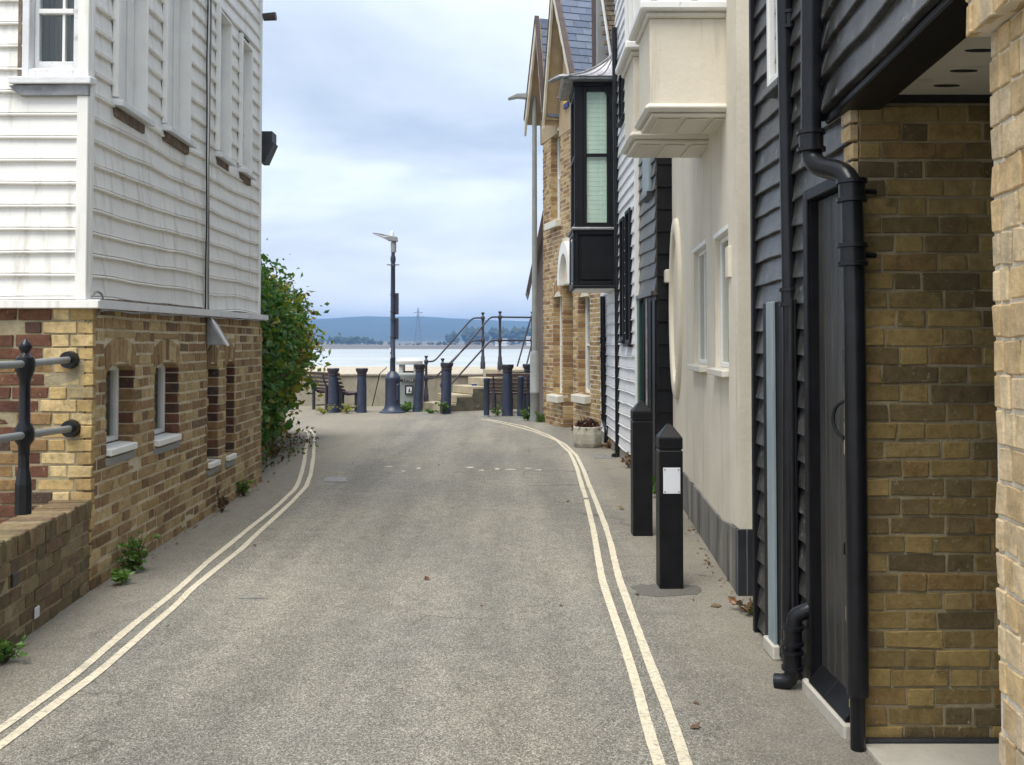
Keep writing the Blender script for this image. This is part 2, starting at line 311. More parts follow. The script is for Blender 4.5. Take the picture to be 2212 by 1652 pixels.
M['leafdry'] = leafmat('dry brown leaf', [(0.16, 0.085, 0.04), (0.24, 0.13, 0.06), (0.11, 0.06, 0.035), (0.2, 0.15, 0.08)], 0.15)
M['leafred'] = leafmat('dead russet leaf', [(0.055, 0.02, 0.014), (0.10, 0.035, 0.02), (0.075, 0.03, 0.02)], 0.1)
M['weed'] = leafmat('bright weed leaf', [(0.06, 0.14, 0.02), (0.09, 0.19, 0.03), (0.12, 0.20, 0.04)])
M['stem'] = pm('woody stem', (0.06, 0.042, 0.026), (0.12, 0.085, 0.055), 20, 0.9, 60, 0.4, 0.004)
def asphalt():
    m, nt, b = newmat('gritty pale asphalt'); p = pos(nt)
    v = nt.nodes.new('ShaderNodeTexVoronoi'); v.inputs['Scale'].default_value = 200; nt.links.new(p, v.inputs['Vector'])
    sp = nt.nodes.new('ShaderNodeSeparateColor'); nt.links.new(v.outputs['Color'], sp.inputs[0])
    g = ramp(nt, sp.outputs[0], [(0.0, (0.095, 0.090, 0.077)), (0.35, (0.172, 0.165, 0.143)), (0.7, (0.262, 0.252, 0.222)), (1.0, (0.44, 0.426, 0.385))])
    fine = ramp(nt, nnode(nt, p, 240, 3, 0.7), [(0.3, 0.72), (0.7, 1.28)])
    c = mixc(nt, 1.0, g, fine, 'MULTIPLY')
    big = ramp(nt, nnode(nt, p, 0.9, 5, 0.55, (1, 0.5, 1)), [(0.3, (0.80, 0.80, 0.82)), (0.7, (1.18, 1.15, 1.07))])
    c = mixc(nt, 1.0, c, big, 'MULTIPLY')
    trk = ramp(nt, nnode(nt, p, 1.0, 4, 0.55, (2.4, 0.14, 1)), [(0.35, 0.84), (0.65, 1.12)]); c = mixc(nt, 1.0, c, trk, 'MULTIPLY')
    mid = ramp(nt, nnode(nt, p, 7, 6, 0.65), [(0.35, 0.86), (0.7, 1.1)]); c = mixc(nt, 1.0, c, mid, 'MULTIPLY')
    st = ramp(nt, nnode(nt, p, 2.4, 6, 0.7), [(0.62, 0.0), (0.78, 0.35)]); c = mixc(nt, st, c, (0.09, 0.08, 0.065))
    # dust and grit gathered along the feet of the walls
    sx = nt.nodes.new('ShaderNodeSeparateXYZ'); nt.links.new(p, sx.inputs[0])
    ab = nt.nodes.new('ShaderNodeMath'); ab.operation = 'ADD'; ab.inputs[1].default_value = 0.65; nt.links.new(sx.outputs[0], ab.inputs[0])
    a2 = nt.nodes.new('ShaderNodeMath'); a2.operation = 'ABSOLUTE'; nt.links.new(ab.outputs[0], a2.inputs[0])
    no = nt.nodes.new('ShaderNodeMath'); no.operation = 'MULTIPLY_ADD'; no.inputs[1].default_value = 0.9; nt.links.new(nnode(nt, p, 3.5, 6, 0.65), no.inputs[0]); nt.links.new(a2.outputs[0], no.inputs[2])
    mr = nt.nodes.new('ShaderNodeMapRange'); mr.inputs['From Min'].default_value = 1.75; mr.inputs['From Max'].default_value = 2.5; mr.inputs['To Max'].default_value = 0.6; nt.links.new(no.outputs[0], mr.inputs['Value'])
    c = mixc(nt, mr.outputs[0], c, (0.27, 0.242, 0.19))
    # hairline cracks
    vc = nt.nodes.new('ShaderNodeTexVoronoi'); vc.feature = 'DISTANCE_TO_EDGE'; vc.inputs['Scale'].default_value = 0.55
    wv = nt.nodes.new('ShaderNodeMixRGB'); wv.blend_type = 'ADD'; wv.inputs[0].default_value = 0.5; nt.links.new(p, wv.inputs[1])
    wn = nt.nodes.new('ShaderNodeTexNoise'); wn.inputs['Scale'].default_value = 2.5; wn.inputs['Detail'].default_value = 5; nt.links.new(p, wn.inputs['Vector']); nt.links.new(wn.outputs['Color'], wv.inputs[2]); nt.links.new(wv.outputs[0], vc.inputs['Vector'])
    ck = ramp(nt, vc.outputs['Distance'], [(0.0, 0.75), (0.006, 0.0)]); mk = ramp(nt, nnode(nt, p, 0.7, 3), [(0.52, 0.0), (0.6, 1.0)])
    c = mixc(nt, mixc(nt, 1.0, ck, mk, 'MULTIPLY'), c, (0.07, 0.063, 0.052))
    nt.links.new(c, b.inputs['Base Color']); b.inputs['Roughness'].default_value = 0.88; b.inputs['Specular IOR Level'].default_value = 0.3
    h = mixc(nt, 0.5, sp.outputs[1], nnode(nt, p, 160, 3, 0.7)); bump(nt, b, h, 0.75, 0.006)
    return m
M['asphalt'] = asphalt()
def linepaint():
    m, nt, b = newmat('worn cream road paint'); p = pos(nt)
    c = ramp(nt, nnode(nt, p, 14, 5, 0.7), [(0.3, (0.54, 0.485, 0.36)), (0.7, (0.66, 0.60, 0.47))])
    w = ramp(nt, nnode(nt, p, 55, 6, 0.8), [(0.52, 0.0), (0.64, 0.9)]); c = mixc(nt, w, c, (0.20, 0.185, 0.15))
    w2 = ramp(nt, nnode(nt, p, 3.2, 6, 0.75), [(0.58, 0.0), (0.72, 0.75)]); c = mixc(nt, w2, c, (0.27, 0.245, 0.195))
    nt.links.new(c, b.inputs['Base Color']); b.inputs['Roughness'].default_value = 0.8
    bump(nt, b, nnode(nt, p, 150, 3, 0.7), 0.5, 0.004); return m
M['line'] = linepaint()
def watermat():
    m, nt, b = newmat('choppy estuary water'); p = pos(nt)
    c = ramp(nt, nnode(nt, p, 0.02, 4, 0.6, (0.4, 1, 1)), [(0.3, (0.34, 0.37, 0.355)), (0.7, (0.48, 0.50, 0.475))])
    c = mixc(nt, ramp(nt, nnode(nt, p, 0.22, 6, 0.7, (0.22, 1, 1)), [(0.5, 0.0), (0.68, 0.8)]), c, (0.72, 0.73, 0.71))
    nt.links.new(c, b.inputs['Base Color']); b.inputs['Roughness'].default_value = 0.3; b.inputs['IOR'].default_value = 1.33
    bump(nt, b, nnode(nt, p, 0.35, 5, 0.65, (0.6, 1, 1)), 0.6, 0.6); return m
M['water'] = watermat()
M['hill'] = pm('wooded far hillside', (0.022, 0.034, 0.02), (0.06, 0.068, 0.034), 0.006, 0.9, 0.05, 0.0, 1)
M['shore'] = pm('salt marsh and shingle shore', (0.12, 0.095, 0.065), (0.21, 0.175, 0.125), 0.02, 0.9, 0.1, 0.0, 1, (0.3, 1, 3))
M['wood'] = pm('far woodland', (0.02, 0.034, 0.014), (0.045, 0.06, 0.025), 0.05, 0.9, 0.1, 0.0, 1)
M['farwhite'] = pm('far white wall', (0.72, 0.72, 0.72), (0.78, 0.78, 0.78), 0.1, 0.7, 1, 0.0, 1)
M['farroof'] = pm('far grey roof', (0.2, 0.2, 0.21), (0.25, 0.25, 0.26), 0.1, 0.7, 1, 0.0, 1)
M['fardark'] = pm('far dark pane', (0.05, 0.055, 0.06), (0.07, 0.075, 0.08), 0.1, 0.3, 1, 0.0, 1)
M['pylon'] = pm('grey lattice steel', (0.10, 0.105, 0.11), (0.14, 0.145, 0.15), 0.1, 0.6, 1, 0.0, 1)

# ------------------------------------------------------------------ repeated building pieces
_brick_cache = {}
def brick_mesh(l, h, t, m, var):
    key = (round(l, 3), round(h, 3), round(t, 3), m.name, var)
    if key not in _brick_cache:
        r = random.Random(hash(key[:3]) % 9973 + var * 31)
        b = MB().box(-l / 2, l / 2, -t / 2, t / 2, -h / 2, h / 2)
        j = min(0.0042, h * 0.06)
        b.v = [(x + r.uniform(-j, j), y + r.uniform(-.002, .002), z + r.uniform(-j, j)) for x, y, z in b.v]
        _brick_cache[key] = b.mesh('brick', m, bevel=0.003)
    return _brick_cache[key]
def cells(a0, a1, z0, z1, holes):
    xs = sorted({a0, a1, *[min(max(h[i], a0), a1) for h in holes for i in (0, 1)]}); zs = sorted({z0, z1, *[min(max(h[i], z0), z1) for h in holes for i in (2, 3)]})
    out = []
    for i in range(len(xs) - 1):
        for k in range(len(zs) - 1):
            ca, cz = (xs[i] + xs[i + 1]) / 2, (zs[k] + zs[k + 1]) / 2
            if not any(h[0] < ca < h[1] and h[2] < cz < h[3] for h in holes): out.append((xs[i], xs[i + 1], zs[k], zs[k + 1]))
    return out
def brick_wall(name, house, F, a0, a1, z0, z1, ch, mat, mortar, holes=(), arches=(), sl=0.215, hl=0.1025, jt=0.010, seed=1, back=0.22, tilt=0.0, tilt2=None,
               limit=300, rnd=0.004, top=None, piece='brick', lens=None, inset=0.0):
    """holes, arches: (a0,a1,z0,z1); arches keep their backing but get no coursed bricks. mat may be f(a,z)."""
    r = random.Random(seed)
    b = MB()
    for c in cells(a0 + inset, a1 - inset, z0, z1, holes): b.fbox(F, *c, -back, -0.0065)
    wall = b.build(name, mortar, house)
    todo = []; n = int(math.ceil((z1 - z0) / ch)); skip = list(holes) + list(arches)
    for i in range(n):
        zb = z0 + i * ch; zt = min(zb + ch - jt, z1 - 0.002)
        if zt - zb < 0.02: continue
        a = a0 - (r.uniform(0, 0.03) if i % 2 else hl * 0.55 + r.uniform(0, 0.03)); k = i
        while a < a1:
            L = (r.choice(lens) if lens else (sl if k % 2 == 0 else hl)) * r.uniform(0.95, 1.05); k += 1
            segs = [(max(a, a0), min(a + L, a1))]
            for h in skip:
                if h[2] < (zb + zt) / 2 < h[3]:
                    ns = []
                    for s0, s1 in segs:
                        if s1 <= h[0] or s0 >= h[1]: ns.append((s0, s1)); continue
                        if s0 < h[0] - 0.02: ns.append((s0, h[0]))
                        if s1 > h[1] + 0.02: ns.append((h[1], s1))
                    segs = ns
            for s0, s1 in segs:
                if s1 - s0 > 0.02: todo.append((s0, s1, zb, zt))
            a += L + jt
    def mat_of(q): return mat((q[0] + q[1]) / 2, (q[2] + q[3]) / 2, r) if callable(mat) else mat
    def key(q):
        p = F.pt((q[0] + q[1]) / 2, (q[2] + q[3]) / 2); pr = p - CO
        sx = pr.x / max(pr.y, .1) * FPX + PW / 2; sy = HORIZON - pr.z / max(pr.y, .1) * FPX
        offf = 0 if (-60 < sx < PW + 60 and -60 < sy < PH + 60) else 100
        return p.y + offf
    todo.sort(key=key)
    rot = Matrix((F.u, Vector((0, 0, 1)).cross(F.u), Vector((0, 0, 1)))).transposed().to_4x4()
    T = 0.05
    for q in todo[:limit]:
        m = mat_of(q); q_l = round((q[1] - q[0]) / 0.01) * 0.01
        sc = (q[1] - q[0]) / max(q_l, .01)
        me = brick_mesh(max(q_l, .02), q[3] - q[2], T, m, r.randrange(4))
        o = bpy.data.objects.new(piece, me); COL.objects.link(o)
        c = F.pt((q[0] + q[1]) / 2, (q[2] + q[3]) / 2, -T / 2 + r.uniform(-rnd, rnd))
        o.parent = wall
        o.matrix_basis = Matrix.Translation(c) @ rot @ Matrix.Rotation(r.uniform(-.012, .012), 4, 'Y') @ Matrix.Diagonal((sc, 1, 1, 1))
    rest = {}
    for q in todo[limit:]:
        m = mat_of(q); d = r.uniform(-rnd, rnd)
        rest.setdefault(m.name, (m, MB()))[1].fbox(F, q[0], q[1], q[2], q[3], -T, d)
    for m, bb in rest.values(): tag(bb.build('brickwork', m, wall, fix=False), kind='stuff')
    return wall
def reveal_bricks(wall, F, a, z0, z1, ch, zoff, mat, depth=0.11, side=-1, seed=3, jt=0.01):
    """header bricks lining the jamb at a; side -1 faces the low-a side"""
    r = random.Random(seed); z = zoff + math.floor((z0 - zoff) / ch) * ch
    while z < z1 - 0.02:
        b = max(z, z0); t = min(z + ch - jt, z1)
        if t - b > 0.02:
            m = MB().fbox(F, a + side * 0.006 + r.uniform(-.003, .003), a - side * 0.03, b, t, -depth, -0.002)
            m.build('brick', mat, wall, bevel=0.003)
        z += ch
def voussoirs(wall, F, a0, a1, zs, rise, height, n, mat, seed=1, d=0.0, point=0.0):
    """tapered bricks of an arch springing at zs"""
    r = random.Random(seed); c = (a0 + a1) / 2; w = (a1 - a0) / 2
    def low(t): return zs + rise * (1 - t * t) + point * (1 - abs(t))
    for i in range(n):
        t0, t1 = -1 + 2 * i / n, -1 + 2 * (i + 1) / n; g = 0.004
        sp = 1.0 + 0.18 * height / max(w, .05)
        q = [(c + w * t0 + g, low(t0)), (c + w * t1 - g, low(t1)), (c + w * t1 * sp - g, low(t1) + height), (c + w * t0 * sp + g, low(t0) + height)]
        MB().prism(F, q, -0.12, r.uniform(-.002, .005)).build('arch_brick', mat, wall, bevel=0.003)
def boards(name, house, F, a0, a1, n, zn, zf, mat, wallmat, holes=(), t=0.017, wav=0.006, seed=1, back=0.12, lap=0.02, bead=True, ztop=None, span=None, step=0.12, base_d=0.0, fr=1.0, joints=0.0):
    """n lapped boards; zn(i), zf(i) = lower edge of board i at a0 and at a1. Returns the backing wall."""
    r = random.Random(seed); span = span or (a1 - a0)
    b = MB(); zlo, zhi = min(zn(0), zf(0)), max(zn(n), zf(n))
    for c in cells(a0, a1, zlo, zhi, holes): b.fbox(F, *c, -back, base_d - 0.002)
    wall = b.build(name, wallmat, house)
    ph = r.uniform(0, 50)
    for i in range(n):
        def edge(a, k, i=i):
            f = (a - a0) / span; z = zn(k) * (1 - f) + zf(k) * f
            return z + wav * (mnoise.noise((a * 0.9 * fr + ph, k * 0.16, 0)) * 1.6 + mnoise.noise((a * 2.3 * fr, k * 1.7 + ph, 3.0)) * 0.6)
        segs = [(a0, a1)]
        mid = (edge((a0 + a1) / 2, i) + edge((a0 + a1) / 2, i + 1)) / 2
        for h in holes:
            ns = []
            for s0, s1 in segs:
                am = (max(s0, h[0]) + min(s1, h[1])) / 2
                zm = (edge(am, i) + edge(am, i + 1)) / 2 if h[0] < s1 and h[1] > s0 else 0
                if s1 <= h[0] or s0 >= h[1] or not (h[2] - 0.02 < zm < h[3] + 0.02): ns.append((s0, s1)); continue
                if s0 < h[0]: ns.append((s0, h[0]))
                if s1 > h[1]: ns.append((h[1], s1))
            segs = ns
        dj = r.uniform(-.0015, .0025)
        if joints:
            ns = []
            for s0, s1 in segs:
                if s1 - s0 > 1.0 and r.random() < joints:
                    c_ = r.uniform(s0 + .3, s1 - .3); ns += [(s0, c_ - .0012), (c_ + .0012, s1)]
                else: ns.append((s0, s1))
            segs = ns
        for s0, s1 in segs:
            dj = r.uniform(-.0015, .0025)
            if s1 - s0 < 0.012: continue
            k = max(1, int((s1 - s0) / step)); rings = []
            for j in range(k + 1):
                a = s0 + (s1 - s0) * j / k; zb = edge(a, i); zt = edge(a, i + 1) + lap
                bw = 0.0025 * mnoise.noise((a * 1.7, i * 3.1, ph)) + dj + base_d
                if bead: pr = [(base_d, zt), (bw + 0.003, zt), (bw + t - 0.005, zb + 0.024), (bw + t - 0.016, zb + 0.0215), (bw + t - 0.016, zb + 0.0175), (bw + t, zb + 0.015), (bw + t + 0.004, zb + 0.009), (bw + t + 0.002, zb + 0.002), (bw + t - 0.004, zb), (base_d, zb)]
                else: pr = [(base_d, zt), (bw + 0.003, zt), (bw + t, zb + 0.004), (bw + t - 0.003, zb), (base_d, zb)]
                rings.append([F.pt(a, z, d) for d, z in pr])
            m = MB(); m.tube_rings(rings); m.build('board', mat, wall, fix=True)
    return wall
def rect_frame(F, a0, a1, z0, z1, w, d0, d1, wt=None, wb=None):
    wt = wt or w; wb = wb or w
    return MB().fbox(F, a0, a0 + w, z0, z1, d0, d1).fbox(F, a1 - w, a1, z0, z1, d0, d1).fbox(F, a0 + w, a1 - w, z1 - wt, z1, d0, d1).fbox(F, a0 + w, a1 - w, z0, z0 + wb, d0, d1)
def window(house, F, a0, a1, z0, z1, depth, fm, sill=None, bars=1, meet=True, w=0.045, reveal=True, name='window', room=True, blind=None):
    """recessed sash window filling a hole: frame > pane, bars"""
    fr = rect_frame(F, a0 + .001, a1 - .001, z0 + .001, z1 - .001, w, -depth - 0.05, -depth).build(name, fm, house, bevel=0.004)
    zc = (z0 + z1) / 2
    if meet: MB().fbox(F, a0 + w, a1 - w, zc - 0.02, zc + 0.02, -depth - 0.045, -depth + 0.006).build('meeting_rail', fm, fr, bevel=0.004)
    for s0, s1 in (((z0 + w, zc - 0.02), (zc + 0.02, z1 - w)) if meet else ((z0 + w, z1 - w),)):
        for k in range(bars):
            ca = a0 + w + (a1 - a0 - 2 * w) * (k + 1) / (bars + 1)
            MB().fbox(F, ca - 0.009, ca + 0.009, s0, s1, -depth - 0.035, -depth - 0.012).build('glazing_bar', fm, fr)
        MB().fbox(F, a0 + w, a1 - w, s0, s1, -depth - 0.028, -depth - 0.024).build('pane', M['glass'], fr)
    if room:
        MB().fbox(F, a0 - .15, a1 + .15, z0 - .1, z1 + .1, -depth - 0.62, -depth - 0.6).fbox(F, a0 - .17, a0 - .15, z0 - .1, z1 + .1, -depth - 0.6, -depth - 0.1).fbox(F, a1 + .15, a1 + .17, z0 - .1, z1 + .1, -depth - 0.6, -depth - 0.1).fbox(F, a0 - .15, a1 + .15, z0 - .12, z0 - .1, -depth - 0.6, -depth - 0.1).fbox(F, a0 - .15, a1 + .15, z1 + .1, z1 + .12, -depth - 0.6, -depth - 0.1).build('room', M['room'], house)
    if blind is not None:
        MB().fbox(F, a0 + w, a1 - w, z0 + w, z1 - w, -depth - 0.10, -depth - 0.09).build('blind', blind, fr)
    return fr
def bez(p0, p1, p2, p3, n=8):
    p0, p1, p2, p3 = map(Vector, (p0, p1, p2, p3))
    return [p0 * (1 - t) ** 3 + p1 * 3 * t * (1 - t) ** 2 + p2 * 3 * t * t * (1 - t) + p3 * t ** 3 for t in [i / n for i in range(n + 1)]]
def leaf(mb, p, size, r, up=0.3, droop=0.0):
    """a folded pointed leaf of four triangles"""
    d = Vector((r.gauss(0, 1), r.gauss(0, 1), r.gauss(0, 0.6) + up - droop)); d.normalize()
    s = d.cross(Vector((r.gauss(0, 1), r.gauss(0, 1), r.gauss(0, 1)))); s.normalize(); nn = d.cross(s)
    L = size * r.uniform(.7, 1.3); W = L * r.uniform(.28, .42)
    m = p + d * L * .45
    mb.add([p, m + s * W - nn * W * .25, p + d * L, m - s * W - nn * W * .25, m + nn * W * .2], [(0, 1, 4), (1, 2, 4), (2, 3, 4), (3, 0, 4)])

# ================================================================== the setting
def grid(name, x0, x1, y0, y1, nx, ny, zf, m):
    vs = [(x0 + (x1 - x0) * i / nx, y0 + (y1 - y0) * k / ny, 0) for k in range(ny + 1) for i in range(nx + 1)]
    vs = [(x, y, zf(x, y)) for x, y, _ in vs]
    fs = [(k * (nx + 1) + i, k * (nx + 1) + i + 1, (k + 1) * (nx + 1) + i + 1, (k + 1) * (nx + 1) + i) for k in range(ny) for i in range(nx)]
    b = MB(); b.add(vs, fs); o = b.build(name, m, fix=False); return o
SEA = -4.0
tag(grid('road', -45, 45, -14, 23.0, 6, 4, lambda x, y: 0, M['asphalt']), kind='structure')
tag(MB().box(-45, 45, 22.98, 23.35, SEA - 1, -0.004).build('quay', M['seawall']), kind='structure')
tag(grid('sea', -5000, 5000, 23.3, 7000, 40, 40, lambda x, y: SEA, M['water']), kind='structure')

def line_strip(name, pts, label, w=0.047, seed=1, gaps=()):
    """painted line along ground points, edges slightly ragged"""
    r = random.Random(seed); ps = []
    for i in range(len(pts) - 1):
        n = max(2, int((pts[i + 1] - pts[i]).length / 0.05))
        for k in range(n): ps.append(pts[i].lerp(pts[i + 1], k / n))
    ps.append(pts[-1])
    for _ in range(6):
        ps = [ps[0]] + [(ps[i - 1] + ps[i] * 2 + ps[i + 1]) / 4 for i in range(1, len(ps) - 1)] + [ps[-1]]
    b = MB(); vs = []; fs = []
    for i, p in enumerate(ps):
        t = (ps[min(i + 1, len(ps) - 1)] - ps[max(i - 1, 0)]).normalized(); s = Vector((-t.y, t.x, 0))
        w0 = w / 2 + r.uniform(-.0012, .0012) + .006 * mnoise.noise((i * .07, seed, 0)); w1 = w / 2 + r.uniform(-.0012, .0012) + .006 * mnoise.noise((i * .07, seed, 7))
        vs += [p + s * w0 + Vector((0, 0, .004)), p - s * w1 + Vector((0, 0, .004))]
    skip = {g for g in gaps}
    for i in range(len(ps) - 1):
        if i in skip: continue
        fs.append((2 * i, 2 * i + 1, 2 * i + 3, 2 * i + 2))
    b.add(vs, fs); o = b.build(name, M['line'], fix=False); return tag(o, kind='structure')
def gpts(l): return [G(x, y) for x, y in l]
la = [(-300, 1770), (0, 1577), (166, 1455), (288, 1350), (375, 1282), (450, 1213), (562, 1123), (597, 1095), (634, 1060), (646, 1040), (651, 1024), (657, 999), (664, 949), (667, 934), (648, 927)]
lb = [(-300, 1815), (0, 1613), (108, 1530), (216, 1451), (313, 1365), (382, 1307), (411, 1275), (519, 1188), (591, 1121), (633, 1082), (662, 1050), (671, 1026), (677, 988), (680, 940), (669, 928)]
ra = [(1039, 905), (1102, 918), (1159, 934), (1203, 952), (1231, 978), (1246, 1010), (1256, 1046), (1268, 1085), (1281, 1140), (1290, 1192), (1300, 1250), (1319, 1309), (1340, 1368), (1357, 1423), (1378, 1494), (1399, 1570), (1424, 1650), (1470, 1810)]
rb = [(1052, 905), (1130, 920), (1181, 938), (1221, 960), (1246, 985), (1260, 1014), (1272, 1046), (1288, 1085), (1309, 1140), (1324, 1192), (1338, 1254), (1357, 1305), (1378, 1364), (1403, 1431), (1429, 1498), (1454, 1566), (1479, 1645), (1530, 1810)]
line_strip('road_marking', gpts(la), '', seed=1); line_strip('road_marking', gpts(lb), '', seed=2)
line_strip('road_marking', gpts(ra), '', seed=3, gaps=(196, 197)); line_strip('road_marking', gpts(rb), '', seed=4)

# ---- far shore, hills, woods
def far_z(px, py, Y): return P(px, py, Y).z
def shore_z(x, y):
    t = (y - 930) / 900; e = max(0, min(1, (y - 930) / 40))
    return SEA - 0.8 + e * (3.2 + 6 * max(0, t)) + e * 1.5 * mnoise.noise((x * .006, y * .01, 0))
tag(grid('far_shore', -1500, 1500, 925, 2400, 90, 30, shore_z, M['shore']), kind='structure')
def hill_z(x, y):
    f = max(0, min(1, (y - 1900) / 1500)); f = f * f * (3 - 2 * f)
    base = 90 + 22 * mnoise.noise((x * .0013 + 4, y * .0004, 1)) + 10 * mnoise.noise((x * .005, y * .002, 5)) + 4 * mnoise.noise((x * .02, y * .004, 9))
    return SEA + 2 + f * base
tag(grid('hills', -4200, 4200, 1850, 4300, 240, 50, hill_z, M['hill']), kind='structure')
def blob_wood(name, x0, x1, Y, hmin, hmax, n, label, seed):
    r = random.Random(seed); b = MB()
    for i in range(n):
        x = r.uniform(x0, x1); y = Y + r.uniform(-45, 45); e = min(1, (x - x0) / (0.12 * (x1 - x0)), (x1 - x) / (0.12 * (x1 - x0)))
        h = r.uniform(hmin, hmax) * (0.55 + 0.45 * max(e, 0.1)); z0 = shore_z(x, y) - 1
        w = h * r.uniform(.35, .6)
        for k in range(7):
            c = Vector((x + r.uniform(-w, w) * .7, y + r.uniform(-w, w) * .7, z0 + h * r.uniform(.35, .85))); s = w * r.uniform(.35, .6)
            vs = [c + Vector((s * r.uniform(.7, 1.2), 0, 0)), c + Vector((-s * r.uniform(.7, 1.2), 0, 0)), c + Vector((0, s, 0)), c + Vector((0, -s, 0)), c + Vector((0, 0, s * r.uniform(.7, 1.3))), c - Vector((0, 0, s))]
            b.add(vs, [(0, 2, 4), (2, 1, 4), (1, 3, 4), (3, 0, 4), (2, 0, 5), (1, 2, 5), (3, 1, 5), (0, 3, 5)])
        b.tube([(x, y, z0), (x, y, z0 + h * .5)], [w * .1, w * .05], 5)
    return tag(b.build(name, M['wood'], fix=False), label, 'woodland', kind='stuff')
blob_wood('woodland', -95, 130, 1320, 15, 27, 90, 'dark green wood on the far shore behind the stair handrails', 1)
blob_wood('woodland', -420, -150, 1180, 6, 12, 110, 'low scrubby wood along the far shore left of the lamp post', 2)
blob_wood('woodland', -140, 160, 1120, 3, 6, 60, 'thin low scrub on the far shore below the pylon', 3)
def pylon():
    c = P(903, 740, 1250); c.z = shore_z(c.x, c.y); h = P(903, 664, 1250).z - c.z
    t = thing('pylon', 'grey lattice electricity pylon standing on the far shore before the hills', 'pylon', c)
    b = MB()
    def w(f): return 4.2 * (1 - f) ** 1.3 + 0.55
    for sx in (-1, 1):
        for sy in (-1, 1):
            b.tube([c + Vector((sx * w(f), sy * w(f), h * f)) for f in (0, .2, .4, .6, .8, .97)], 0.2, 4)
    for k in range(9):
        f0, f1 = k / 9.5, (k + 1) / 9.5
        for sy in (-1, 1):
            b.tube([c + Vector((-w(f0), sy * w(f0), h * f0)), c + Vector((w(f1), sy * w(f1), h * f1))], .11, 4)
            b.tube([c + Vector((w(f0), sy * w(f0), h * f0)), c + Vector((-w(f1), sy * w(f1), h * f1))], .11, 4)
    b.tube([c + Vector((0, 0, h * .95)), c + Vector((0, 0, h))], .3, 4); b.build('lattice', M['pylon'], t)
    for f, L in ((.74, 8.5), (.86, 6.5)):
        a = MB().tube([c + Vector((-L, 0, h * f)), c + Vector((0, 0, h * f + 1.2)), c + Vector((L, 0, h * f))], .22, 4).tube([c + Vector((-L, 0, h * f)), c + Vector((L, 0, h * f))], .22, 4)
        a.build('cross_arm', M['pylon'], t)
pylon()
def far_house(px0, px1, py0, py1, Y, label):
    a, b_ = P(px0, py1, Y), P(px1, py0, Y); z0 = shore_z((a.x + b_.x) / 2, Y) - .5; zt = max(b_.z, z0 + 5)
    t = thing('far_house', label, 'house', ((a.x + b_.x) / 2, Y, z0), 'white houses on the far shore')
    MB().box(a.x, b_.x, Y, Y + 7, z0, zt).build('wall', M['farwhite'], t)
    F = Frame((a.x, Y), (b_.x, Y), (0, -1)); L = F.len
    MB().add([(a.x - .3, Y - .4, zt), (b_.x + .3, Y - .4, zt), (b_.x + .3, Y + 3.5, zt + 2.6), (a.x - .3, Y + 3.5, zt + 2.6), (b_.x + .3, Y + 7.4, zt), (a.x - .3, Y + 7.4, zt)], [(0, 1, 2, 3), (3, 2, 4, 5), (0, 3, 5), (1, 4, 2), (0, 5, 4, 1)]).build('roof', M['farroof'], t)
    for k in range(4):
        MB().fbox(F, L * (k + .3) / 4, L * (k + .65) / 4, z0 + 2.2, z0 + 3.8, 0.02, 0.08).build('window', M['fardark'], t)
far_house(1083, 1096, 736, 747, 1010, 'long white house on the far shore behind the stair posts')
far_house(1069, 1076, 740, 747, 1005, 'small white house on the far shore beside the long one')
far_house(1137, 1146, 731, 747, 1030, 'tall pale house on the far shore behind the sloping rails')

# ================================================================== sea wall, steps, rails, promenade furniture
SW = 23.0
def sea_wall():
    t = thing('sea_wall', 'stained concrete sea wall with a sloping gritty coping', 'sea wall', (-6, SW, 0))
    j0, j1 = P(804, 880, SW).x, P(820, 811, SW).x
    def seg(xb0, xt0, xb1, xt1):
        pr = [(SW, -0.02), (SW + .02, .76), (SW + .6, .92), (SW + .62, -.02)]
        vs = [(xb0 + (xt0 - xb0) * z / .8, y, z) for y, z in pr] + [(xb1 + (xt1 - xb1) * z / .8, y, z) for y, z in pr]
        b = MB(); b.add(vs, [(0, 1, 2, 3), (7, 6, 5, 4)] + [(i, (i + 1) % 4, (i + 1) % 4 + 4, i + 4) for i in range(4)]); b.build('wall_panel', M['seawall'], t)
        c = MB(); c.add([(xt0 + .005, SW - .02, .762), (xt1 - .005, SW - .02, .762), (xt1 - .005, SW - .02, .80), (xt0 + .005, SW - .02, .80),
                         (xt0 + .12, SW + .66, .925), (xt1 + .1, SW + .66, .925), (xt1 + .1, SW + .66, .965), (xt0 + .12, SW + .66, .965)],
                        [(0, 1, 2, 3), (3, 2, 6, 7), (7, 6, 5, 4), (4, 5, 1, 0), (0, 3, 7, 4), (1, 5, 6, 2)]); c.build('coping', M['coping'], t)
    seg(-14, -14, j0 - .012, j1 - .012); seg(j0 + .012, j1 + .012, .2, .2); seg(.22, .22, 5, 5)
sea_wall()
E1 = Vector((.866, .5, 0)); E2 = Vector((-.5, .866, 0))         # up the flight, across the flight
ST0 = G(952, 890); ST0.z = 0
